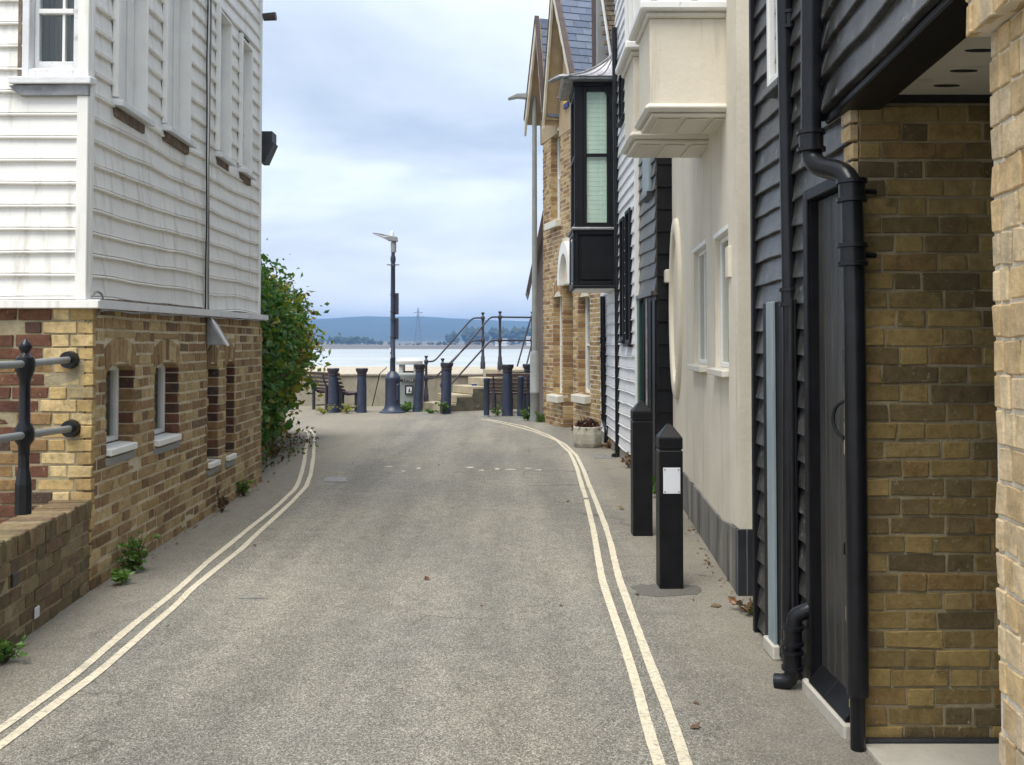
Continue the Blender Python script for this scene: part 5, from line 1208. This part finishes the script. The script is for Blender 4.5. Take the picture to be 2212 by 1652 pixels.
def oriel():
    Yn, Yf = 13.1, 13.98; xl = P(1241, 400, Yn).x; xw = 1.47
    t = thing('oriel_window', 'black timber oriel window with a flared lead roof and mint green blinds', 'oriel window', (xl + .3, Yn + .4, P(1280, 627, Yn).z))
    def Z(y): return P(1280, y, Yn).z
    FN = Frame((xl, Yn), (xw, Yn), (0, -1)); FO = Frame((xl, Yn), (xl, Yf), (-1, 0))
    zb, zs, zh = Z(622), Z(497), Z(186)
    MB().box(xl + .02, xw, Yn + .02, Yf - .02, zb + .04, zs - .002).build('apron', M['black'], t)
    for F, L in ((FN, FN.len), (FO, FO.len)):
        rect_frame(F, .002, L, zb + .04, zs - .01, .05, .0, .02).build('apron_frame', M['black'], t, bevel=.004)
        MB().fbox(F, .09, L - .02, zb + .12, zs - .09, -.005, .006).build('apron_panel', M['black'], t, bevel=.006)
    MB().box(xl - .03, xw, Yn - .03, Yf + .03, zb, zb + .039).build('base_moulding', M['black'], t, bevel=.012)
    MB().box(xl + .02, xw, Yn + .02, Yf - .02, zb - .02, zb - .001).build('base_board', M['whitetrim'], t)
    MB().box(xl - .05, xw, Yn - .05, Yf + .05, zs, zs + .04).build('sill', M['lead'], t, bevel=.012)
    # corner posts and sashes
    MB().box(xl, xl + .125, Yn, Yn + .075, zs + .041, zh).build('corner_post', M['black'], t, bevel=.006)
    MB().box(xl, xl + .075, Yf - .075, Yf, zs + .041, zh).build('corner_post', M['black'], t, bevel=.006)
    MB().box(xw - .07, xw, Yn - .004, Yn + .075, zs + .041, zh).build('corner_post', M['black'], t, bevel=.006)
    for F, L, r_ in ((FN, FN.len - .07, .125), (FO, FO.len - .075, .075)):
        zm = Z(334)
        w = rect_frame(F, r_, L, zs + .041, zh, .05, -.05, -.005, wt=.07, wb=.07).build('window', M['black'], t, bevel=.004)
        MB().fbox(F, r_ + .05, L - .05, zm - .02, zm + .02, -.05, .0).build('meeting_rail', M['black'], w, bevel=.004)
        for q0, q1 in ((zs + .111, zm - .02), (zm + .02, zh - .07)):
            MB().fbox(F, r_ + .05, L - .05, q0, q1, -.034, -.03).build('pane', M['glass'], w)
        z = zs + .1
        while z < zh - .08:
            MB().para(F.pt(r_ + .03, z, -.06), F.u * (L - r_ - .06), F.n * .012 + Vector((0, 0, .006)), Vector((0, 0, .062))).build('blind_slat', M['mint'], w); z += .066
    MB().box(xl + .2, xw, Yn + .22, Yf - .14, zs + .05, zh).build('room', M['room'], t)
    MB().box(xl - .02, xw, Yn - .02, Yf + .02, zh, zh + .06).build('head', M['black'], t, bevel=.006)
    ze = zh + .061
    MB().box(xl - .16, xw, Yn - .16, Yf + .16, ze, ze + .04).build('eaves_board', M['lead'], t, bevel=.006)
    # flared roof
    N = 10; zt = Z(122) + .05
    def S(s): return (xl - .19 + (xw - xl + .17) * s, Yn - .18 + .42 * s, Yf + .18 - .42 * s, ze + .041 + (zt - ze) * (.25 * s + .75 * s ** 2.2))
    def ring(s, o=0):
        x, y0, y1, z = S(s); return [Vector((xw + .0, y0, z)), Vector((x, y0, z)), Vector((x, y1, z)), Vector((xw + .0, y1, z))]
    rr = [ring(i / N) for i in range(N + 1)]
    b = MB(); vs = [v for q in rr for v in q]; fs = []
    for i in range(N):
        for k in range(3): fs.append((i * 4 + k, i * 4 + k + 1, (i + 1) * 4 + k + 1, (i + 1) * 4 + k))
    fs.append((0, 3, 2, 1)); b.add(vs, fs); rf = b.build('roof', M['leadroof'], t, smooth=True)
    for k in (1, 2): MB().tube([q[k] + Vector((0, 0, .008)) for q in rr], .018, 6).build('hip_roll', M['lead'], rf, smooth=True)
    for k in (.33, .66): MB().tube([q[0].lerp(q[1], 1 - k * (1 if j == 0 else 1)) + Vector((0, -.004, .004)) for j, q in enumerate(rr)], .008, 5).build('lead_seam', M['leadroof'], rf)
    MB().tube([rr[0][1] + Vector((.1, -.02, -.01)), rr[0][1] + Vector((-.02, -.01, -.02)), rr[0][1] + Vector((-.14, .06, -.06)), rr[0][1] + Vector((-.17, .1, -.06))], [.02, .035, .035, .02], 8).build('gutter_end', M['lead'], t, smooth=True)
    # scroll bracket under the eaves at the wall
    FB = FN
    MB().prism(FB, [(FN.len - .2, zh), (FN.len, zh), (FN.len, zh - .45), (FN.len - .06, zh - .40), (FN.len - .1, zh - .16)], .005, .03).build('bracket', M['black'], t, bevel=.004)
oriel()
def far_pipes():
    Z = (0, 0, 1)
    Y = 12.75
    pts = [P(1327, 60, Y), P(1330, 300, Y), P(1333, 600, Y), P(1335, 962, Y)] + bez(P(1335, 968, Y), P(1335, 984, Y), P(1332, 984, Y), P(1326, 985, Y - .1), 4)
    downpipe('tall black downpipe on the white boarded house under the oriel', pts, .038, [(P(1333, 616, Y), Z), (P(1335, 965, Y), Z)], brackets=[(P(1334, 700, Y), (.06, 0, 0)), (P(1331, 330, Y), (.06, 0, 0)), (P(1335, 870, Y), (.06, 0, 0))])
    Y = 14.3
    pts = [P(1302, 640, Y), P(1303, 800, Y), P(1305, 900, Y)] + bez(P(1305, 905, Y), P(1306, 920, Y), P(1312, 915, Y - .2), P(1311, 940, Y - .2), 6) + [P(1310, 956, Y - .2)]
    downpipe('black downpipe between the yellow brick and the white boards by the planter', pts, .042, [(P(1303, 735, Y), Z), (P(1303, 765, Y), Z), (P(1305, 900, Y), Z)])
    Y = 15.2
    downpipe('dark brown downpipe beside the slate roof above the oriel', [P(1285, -60, Y), P(1286, 80, Y), P(1287, 175, Y)], .06, [], mat=M['browncap'])
far_pipes()

# ================================================================== yellow brick house with twin gables
F6 = Frame(G(1303, 948), G(1173, 911), (-1, -.3)); L6 = F6.len
def brick_house():
    t = thing('brick_house', 'yellow brick house with two steep slated gables and cream bargeboards', 'house', F6.pt(1.5, 0, -.4))
    CH = .08
    def rect(x0, x1, y0, y1):
        a0, a1 = F6.hit(x1, y1)[0], F6.hit(x0, y1)[0]; xm = (x0 + x1) / 2; return (a0, a1, F6.hit(xm, y1)[1], F6.hit(xm, y0)[1])
    low, up, dr, low2 = rect(1195, 1214, 640, 850), rect(1190, 1210, 285, 476), rect(1216, 1238, 612, 935), rect(1249, 1274, 640, 850)
    dr = (dr[0], dr[1], -.1, dr[3])
    holes = [low, up, dr, low2]
    arches = [(h[0] - .01, h[1] + .01, h[3], h[3] + .30) for h in (low, up, low2)] + [(dr[0] - .05, dr[1] + .05, dr[3], dr[3] + .85)]
    zt = 5.85
    w = brick_wall('wall', t, F6, 0, L6, 0, zt, CH, M['brick_far'], M['mortar_pale'], holes, arches, seed=111, rnd=.004, back=.3, jt=.02)
    for i, h in enumerate((low, up, low2)):
        reveal_bricks(w, F6, h[1], h[2], h[3], CH, 0, M['brick_far'], .16, seed=30 + i)
        voussoirs(w, F6, h[0] - .01, h[1] + .01, h[3] - .05, .16, .2, 8, M['brick_far'], seed=40 + i)
        fr = rect_frame(F6, h[0] + .006, h[1] - .012, h[2] + .002, h[3] + .1, .055, -.20, -.13).build('window', M['whitetrim'], t, bevel=.004)
        MB().fbox(F6, h[0] + .06, h[1] - .06, h[2] + .05, h[3] + .05, -.17, -.165).build('pane', M['glass'], fr)
        zz = (h[2] + h[3]) / 2; MB().fbox(F6, h[0] + .06, h[1] - .06, zz - .015, zz + .015, -.18, -.14).build('glazing_bar', M['whitetrim'], fr)
        MB().para(F6.pt(h[0] - .06, h[2] - .13, -.10), F6.u * (h[1] - h[0] + .12), F6.n * .22 - Vector((0, 0, .03)), Vector((0, 0, .13))).build('sill', M['creamtrim'], t, bevel=.008)
        MB().fbox(F6, h[0] - .2, h[1] + .2, h[2] - .1, h[3] + .3, -.6, -.58).build('room', M['room'], t)
    reveal_bricks(w, F6, dr[1], 0, dr[3], CH, 0, M['brick_far'], .28, seed=50)
    MB().fbox(F6, dr[0] - .05, dr[1] + .05, 0, dr[3], -.34, -.30).build('door', M['browncap'], t, bevel=.004)
    # white pointed hood over the door
    c = (dr[0] + dr[1]) / 2; hw = (dr[1] - dr[0]) / 2 + .06; z0 = dr[3] - .02; z1 = F6.hit(1229, 520)[1]
    def arc(f, k=9): return [(c - hw * f * math.cos(R(90) * i / k) ** 1.0, z0 + (z1 - z0) * f * math.sin(R(90) * i / k)) for i in range(k)] + [(c, z0 + (z1 - z0) * f)] + [(c + hw * f * math.sin(R(90) * i / k), z0 + (z1 - z0) * f * math.cos(R(90) * i / k)) for i in range(1, k + 1)]
    o, inn = arc(1.0), arc(.72)
    n = len(o)
    for d0, d1, nm in ((-.05, .09, 'hood_arch'),):
        vs = [F6.pt(a, z, d0) for a, z in o] + [F6.pt(a, z, d0) for a, z in inn] + [F6.pt(a, z, d1) for a, z in o] + [F6.pt(a, z, d1) for a, z in inn]; fs = []
        for i in range(n - 1):
            fs += [(2 * n + i, 2 * n + i + 1, 3 * n + i + 1, 3 * n + i), (i, 2 * n + i, 2 * n + i + 1, i + 1), (n + i, n + i + 1, 3 * n + i + 1, 3 * n + i), (i, i + 1, n + i + 1, n + i)]
        fs += [(0, n, 3 * n, 2 * n), (n - 1, 2 * n - 1, 4 * n - 1, 3 * n - 1)]
        b = MB(); b.add(vs, fs); b.build(nm, M['whitetrim'], t)
    MB().prism(F6, arc(.75), -.08, -.02).build('tympanum', M['creamtrim'], t)
    q = F6.hit(1227, 213); MB().fbox(F6, q[0] - .12, q[0] + .12, q[1] - .08, q[1] + .10, .0, .05).build('yellow_panel', M['yellow'], t); MB().fbox(F6, q[0] - .12, q[0] + .12, q[1] - .17, q[1] - .082, .0, .05).build('blue_panel', M['signblue'], t)
    q = F6.hit(1238, 472); MB().fbox(F6, q[0] - .05, q[0] + .05, q[1] - .06, q[1] + .06, .0, .03).build('small_box', M['whitetrim'], t)
    # gables
    D = .30
    def gable(apx, near, far, back, slates):
        A = F6.hit(*apx, D); Nr = F6.hit(*near, D) if isinstance(near[0], (int, float)) and near[0] > 50 else near; Fa = F6.hit(*far, D)
        zl = min(Nr[1], Fa[1])
        MB().prism(F6, [(Nr[0] + .1, zl - .3), (Fa[0] - .1, zl - .3), (Fa[0] - .1, Fa[1] - .05), (A[0], A[1] - .18), (Nr[0] + .1, Nr[1] - .05)], -.3, .01).build('gable_wall', M['soffit_tan'], t)
        for s, (p, q) in enumerate(((Nr, A), (A, Fa))):
            b = MB(); b.prism(F6, [(p[0], p[1]), (q[0], q[1]), (q[0], q[1] - .07), (p[0], p[1] - .07)], -back, D - .03); rf = b.build('roof_slope', M['soffit_tan'], t)
            nseg = 9; top_, bot = [], []
            for i in range(nseg * 4 + 1):
                f = i / (nseg * 4); a = p[0] + (q[0] - p[0]) * f; z = p[1] + (q[1] - p[1]) * f
                top_.append((a, z + .015)); bot.append((a, z - .25 - .05 * abs(math.sin(f * math.pi * nseg * .5))))
            vs = [F6.pt(a, z, D - .028) for a, z in top_ + bot] + [F6.pt(a, z, D + .012) for a, z in top_ + bot]; m = len(top_); fs = []
            for i in range(m - 1):
                fs += [(i, i + 1, m + i + 1, m + i), (2 * m + i, 3 * m + i, 3 * m + i + 1, 2 * m + i + 1), (i, 2 * m + i, 2 * m + i + 1, i + 1), (m + i, m + i + 1, 3 * m + i + 1, 3 * m + i)]
            fs += [(0, m, 3 * m, 2 * m), (m - 1, 3 * m - 1, 4 * m - 1, 2 * m - 1)]
            b = MB(); b.add(vs, fs); b.build('bargeboard', M['barge'], t)
            MB().prism(F6, [(p[0], p[1] + .016), (q[0], q[1] + .016), (q[0], q[1] + .06), (p[0], p[1] + .06)], D - .06, D + .03).build('verge_cap', M['browncap'], t)
            if s == 0 and slates:
                u = Vector((q[0] - p[0], q[1] - p[1])); L = u.length; u /= L; rows = int(L / .17); r = random.Random(5)
                for k in range(rows):
                    d = D - .075 + (.15 if k % 2 else 0)
                    d1 = D - .07
                    while d > -back + .1:
                        wd = .30; x0 = max(d - wd, -back); x1 = min(d1, d) - .005
                        a = p[0] + u.x * k * .17; z = p[1] + u.y * k * .17; nx, nz = -u.y, u.x
                        # slab lying on the slope, tail proud
                        vs = []
                        for dd in (x0, x1):
                            for (s_, o_) in ((-.02, .022), (.20, .008), (.20, .001), (-.02, .010)):
                                vs.append(F6.pt(a + u.x * s_ + nx * o_, z + u.y * s_ + nz * o_, dd))
                        b = MB(); b.add(vs, [(0, 1, 2, 3), (7, 6, 5, 4), (0, 4, 5, 1), (1, 5, 6, 2), (2, 6, 7, 3), (3, 7, 4, 0)]); b.build('slate', M['slate'], rf)
                        d -= wd
        return A, Nr, Fa
    A, N1, F1 = gable((1194, -40), (1234, 164), (1172, 262), 1.9, True)
    gable((1158, 40), (F1[0] - .05, F1[1] + .1), (1134, 262), 1.9, True)
    MB().fbox(F6, F1[0] + .2, F1[0] + .9, A[1] - .45, A[1] - .38, -1.9, -.1).build('ridge', M['browncap'], t)
    # side and back
    MB().box(F6.pt(0, 0, -.3).x, 4.0, 15.1, 18.0, 0, 5.6).build('inner_wall', M['room'], t)
brick_house()
def shed():
    Y = 19.6
    e, k = P(1137, 628, Y), P(1176, 440, Y); xl = P(1153, 700, Y).x
    t = thing('boarded_shed', 'grey brown boarded outbuilding with a steep verge behind the lamp column', 'shed', (xl + .6, Y + .5, 0))
    F = Frame((xl, Y), (xl + 1.6, Y), (0, -1))
    MB().prism(F, [(0, 0), (1.6, 0), (1.6, k.z + 1.2), (k.x - xl, k.z - .12), (0, e.z + .30)], -1.4, 0).build('wall', M['mauve'], t)
    for i in range(8): MB().fbox(F, .0 + .12 * i, .115 + .12 * i, 0.02, e.z - .1, .002, .014).build('plank', M['mauve'], t, bevel=.003)
    sl = (k - e).normalized(); kk = e + sl * 3.0
    MB().add([(e.x, Y - .12, e.z), (kk.x, Y - .12, kk.z), (kk.x, Y + 1.5, kk.z), (e.x, Y + 1.5, e.z), (e.x + .05, Y - .12, e.z - .14), (kk.x + .08, Y - .12, kk.z - .14), (kk.x + .08, Y + 1.5, kk.z - .14), (e.x + .05, Y + 1.5, e.z - .14)],
             [(0, 1, 2, 3), (4, 7, 6, 5), (0, 4, 5, 1), (1, 5, 6, 2), (2, 6, 7, 3), (3, 7, 4, 0)]).build('roof', M['browncap'], t)
shed()

# ================================================================== small things on the ground
def planter():
    c = G(1271, 968); c.y += .2
    t = thing('stone_planter', 'pale mossy stone tub standing under the downpipe', 'planter', c)
    n = 8; r = random.Random(2)
    def ring(rad, z, j=.01): return [c + Vector((rad * math.cos(2 * math.pi * (k + .5) / n) * r.uniform(.98, 1.02), rad * math.sin(2 * math.pi * (k + .5) / n) * r.uniform(.98, 1.02), z)) for k in range(n)]
    MB().tube_rings([ring(.20, 0), ring(.225, .06), ring(.235, .2), ring(.225, .29), ring(.22, .31), ring(.19, .31), ring(.185, .25)]).build('tub', M['planter'], t, bevel=.008)
    p = thing('dead_plant', 'dead russet plant filling the stone tub', 'plant', c + Vector((0, 0, .25)))
    b = MB()
    for k in range(420):
        a = r.uniform(0, 6.28); q = .19 * math.sqrt(r.random()); leaf(b, c + Vector((q * math.cos(a), q * math.sin(a), .26 + .16 * (1 - (q / .2) ** 2) * r.random())), r.uniform(.04, .08), r, .6)
    b.build('leaves', M['leafred'], p, fix=False)
    s = MB()
    for k in range(14):
        a = r.uniform(0, 6.28); s.tube([c + Vector((.05 * math.cos(a), .05 * math.sin(a), .25)), c + Vector((.15 * math.cos(a), .15 * math.sin(a), .25 + r.uniform(.1, .2)))], .004, 4)
    s.build('stems', M['stem'], p, fix=False)
planter()
def weed(px, py, h, spread, label, n=60, mat='weed', size=.05):
    c = G(px, py); r = random.Random(px * 7 + py)
    t = thing('weed', label, 'weed', c, 'weeds along the walls and posts'); b = MB(); s = MB()
    for k in range(max(3, n // 9)):
        d = Vector((r.gauss(0, spread), r.gauss(0, spread * .7), h * r.uniform(.5, 1)))
        s.tube([c, c + d * .5 + Vector((0, 0, .02)), c + d], [.004, .003, .002], 4)
        for i in range(9):
            f = r.uniform(.15, 1); leaf(b, c + d * f + Vector((r.gauss(0, .012), r.gauss(0, .012), .008)), size * r.uniform(.6, 1.2), r, .4)
    b.build('leaves', M[mat], t, fix=False); s.build('stems', M['stem'], t, fix=False)
weed(288, 1238, .27, .06, 'bushy green weed growing at the foot of the left brick wall', 190, size=.045)
weed(262, 1262, .10, .06, 'low grassy tuft beside the bushy weed', 60, size=.05)
weed(528, 1072, .16, .07, 'green weed where the brick wall meets the road past the sill', 90)
weed(480, 1105, .20, .05, 'straggling brown weed against the left brick wall', 60, 'leafdry')
weed(10, 1432, .13, .06, 'small weed at the end of the low wall', 90, size=.04)
weed(875, 889, .20, .16, 'pale green weed between the lamp base and the bollard', 150, size=.09)
weed(930, 893, .10, .14, 'low pale weed in front of the first step', 80, size=.07)
weed(958, 895, .28, .07, 'tall weed growing up the foot of the bollard', 100, size=.07)
weed(700, 894, .2, .14, 'dry weed under the dark bench', 90, 'leafy', size=.06)
weed(750, 893, .24, .16, 'yellowing weed between the two left bollards', 120, 'leafy', size=.06)
weed(1075, 899, .25, .12, 'straggly weed beneath the slatted bench', 90, 'weed', size=.05)
weed(1140, 908, .25, .10, 'leafy weed left of the grey lamp column', 120, 'weed', size=.07)
weed(1168, 912, .2, .05, 'weed between the grey column and the brick house', 80, 'weed', size=.06)
weed(1420, 1075, .22, .04, 'bright weed behind the plain timber bollard', 100, 'weed', size=.05)
weed(1640, 1330, .05, .05, 'mossy tuft at the corner of the cream house', 70, 'weed', size=.03)
weed(1625, 1322, .06, .06, 'dead leaves caught at the plinth corner', 50, 'leafdry', size=.05)
weed(1728, 1458, .07, .02, 'tiny weed behind the waste pipe', 50, 'weed', size=.03)
weed(1872, 1580, .1, .015, 'moss and grass at the foot of the drain stub', 60, 'weed', size=.025)
weed(1358, 1010, .16, .05, 'dry brown weed against the white boarded house', 60, 'leafdry', size=.05)
weed(1320, 968, .08, .1, 'dead leaves heaped beside the planter', 60, 'leafdry', size=.06)
weed(590, 985, .2, .12, 'tangled dry growth below the climber', 120, 'leafdry', size=.05)
def litter():
    r = random.Random(12); b = MB()
    spots = [(928, 1250), (555, 1180), (366, 1350), (1223, 1085), (1490, 1575), (948, 1005), (1040, 1310), (1210, 1310), (880, 1150), (1350, 1100), (1500, 1300), (1510, 1520), (1380, 1290), (1560, 1310)]
    for x, y in spots:
        p = G(x, y); p.z = .006
        leaf(b, p, r.uniform(.035, .07), r, .0, 0)
    for k in range(130):
        if k % 2: p = FS.pt(r.uniform(0, LS), .004, abs(r.gauss(0, .06)) + .01)
        else: p = FC.pt(r.uniform(-.2, LC), .004, abs(r.gauss(0, .05)) + .02)
        leaf(b, p, r.uniform(.015, .04), r, .1, 0)
    b.v = [(x, y, max(z, .004) if z < .03 else z * .35 + .004) for x, y, z in b.v]
    tag(b.build('fallen_leaves', M['leafdry'], fix=False), 'scattered dry leaves and grit on the road', 'leaves', kind='stuff')
litter()
def covers():
    for (x0, y0, x1, y1, lb_) in ((700, 1031, 748, 1041, 'small worn square iron cover beside the left lines'), (515, 1290, 573, 1294, 'narrow worn metal strip set in the road'), (1222, 975, 1290, 984, 'flat drain cover below the tall downpipe')):
        a, b_ = G(x0, y1), G(x1, y1); c, d = G(x1, y0), G(x0, y0)
        if x0 == 1222: a, b_, c, d = G(1283, 990), G(1328, 990), G(1326, 982), G(1285, 982)
        m = MB(); vs = [v + Vector((0, 0, z)) for z in (-.01, .006) for v in (a, b_, c, d)]
        m.add(vs, [(3, 2, 1, 0), (4, 5, 6, 7)] + [(i, (i + 1) % 4, (i + 1) % 4 + 4, i + 4) for i in range(4)])
        tag(m.build('iron_cover', M['cover']), lb_, 'cover')
    # scuffed remains of an old painted line across the road
    r = random.Random(4); b = MB()
    for x, y, w, h in ((1018, 1010, 22, 4), (1040, 1016, 16, 3), (1075, 1013, 14, 3), (1100, 1014, 34, 3), (1140, 1012, 20, 2), (905, 1012, 12, 4), (840, 1008, 22, 3), (870, 1018, 14, 3), (1165, 1015, 18, 2)):
        n = 7; c = G(x, y); e = G(x + w, y); s = G(x, y + h); wx = (e - c).length / 2; wy = (s - c).length / 2
        ring = [c + Vector((wx * math.cos(2 * math.pi * k / n) * r.uniform(.4, 1.2), wy * math.sin(2 * math.pi * k / n) * r.uniform(.4, 1.2), .004)) for k in range(n)]
        b.add(ring, [tuple(range(n))])
    tag(b.build('road_marking', M['line'], fix=False), kind='structure')
    a, b_ = G(1148, 1049), G(1262, 1047)
    MBs = MB().add([a + Vector((0, 0, .003)), b_ + Vector((0, 0, .003)), b_ + Vector((0, .018, .003)), a + Vector((0, .01, .003))], [(0, 1, 2, 3)])
    tag(MBs.build('road_seam', M['rubber'], fix=False), kind='structure')
covers()

# ---- air over the estuary
def haze():
    b = MB().box(-4600, 4600, -60, 4400, SEA - 1, 128); o = b.build('haze', None); tag(o, kind='stuff')
    m = bpy.data.materials.new('estuary haze'); m.use_nodes = True; nt = m.node_tree
    for n in list(nt.nodes):
        if n.type != 'OUTPUT_MATERIAL': nt.nodes.remove(n)
    v = nt.nodes.new('ShaderNodeVolumePrincipled'); v.inputs['Color'].default_value = (0.30, 0.56, 1.0, 1); v.inputs['Density'].default_value = 0.00036; v.inputs['Anisotropy'].default_value = 0.1
    nt.links.new(v.outputs[0], nt.nodes['Material Output'].inputs['Volume']); o.data.materials.append(m)
haze()
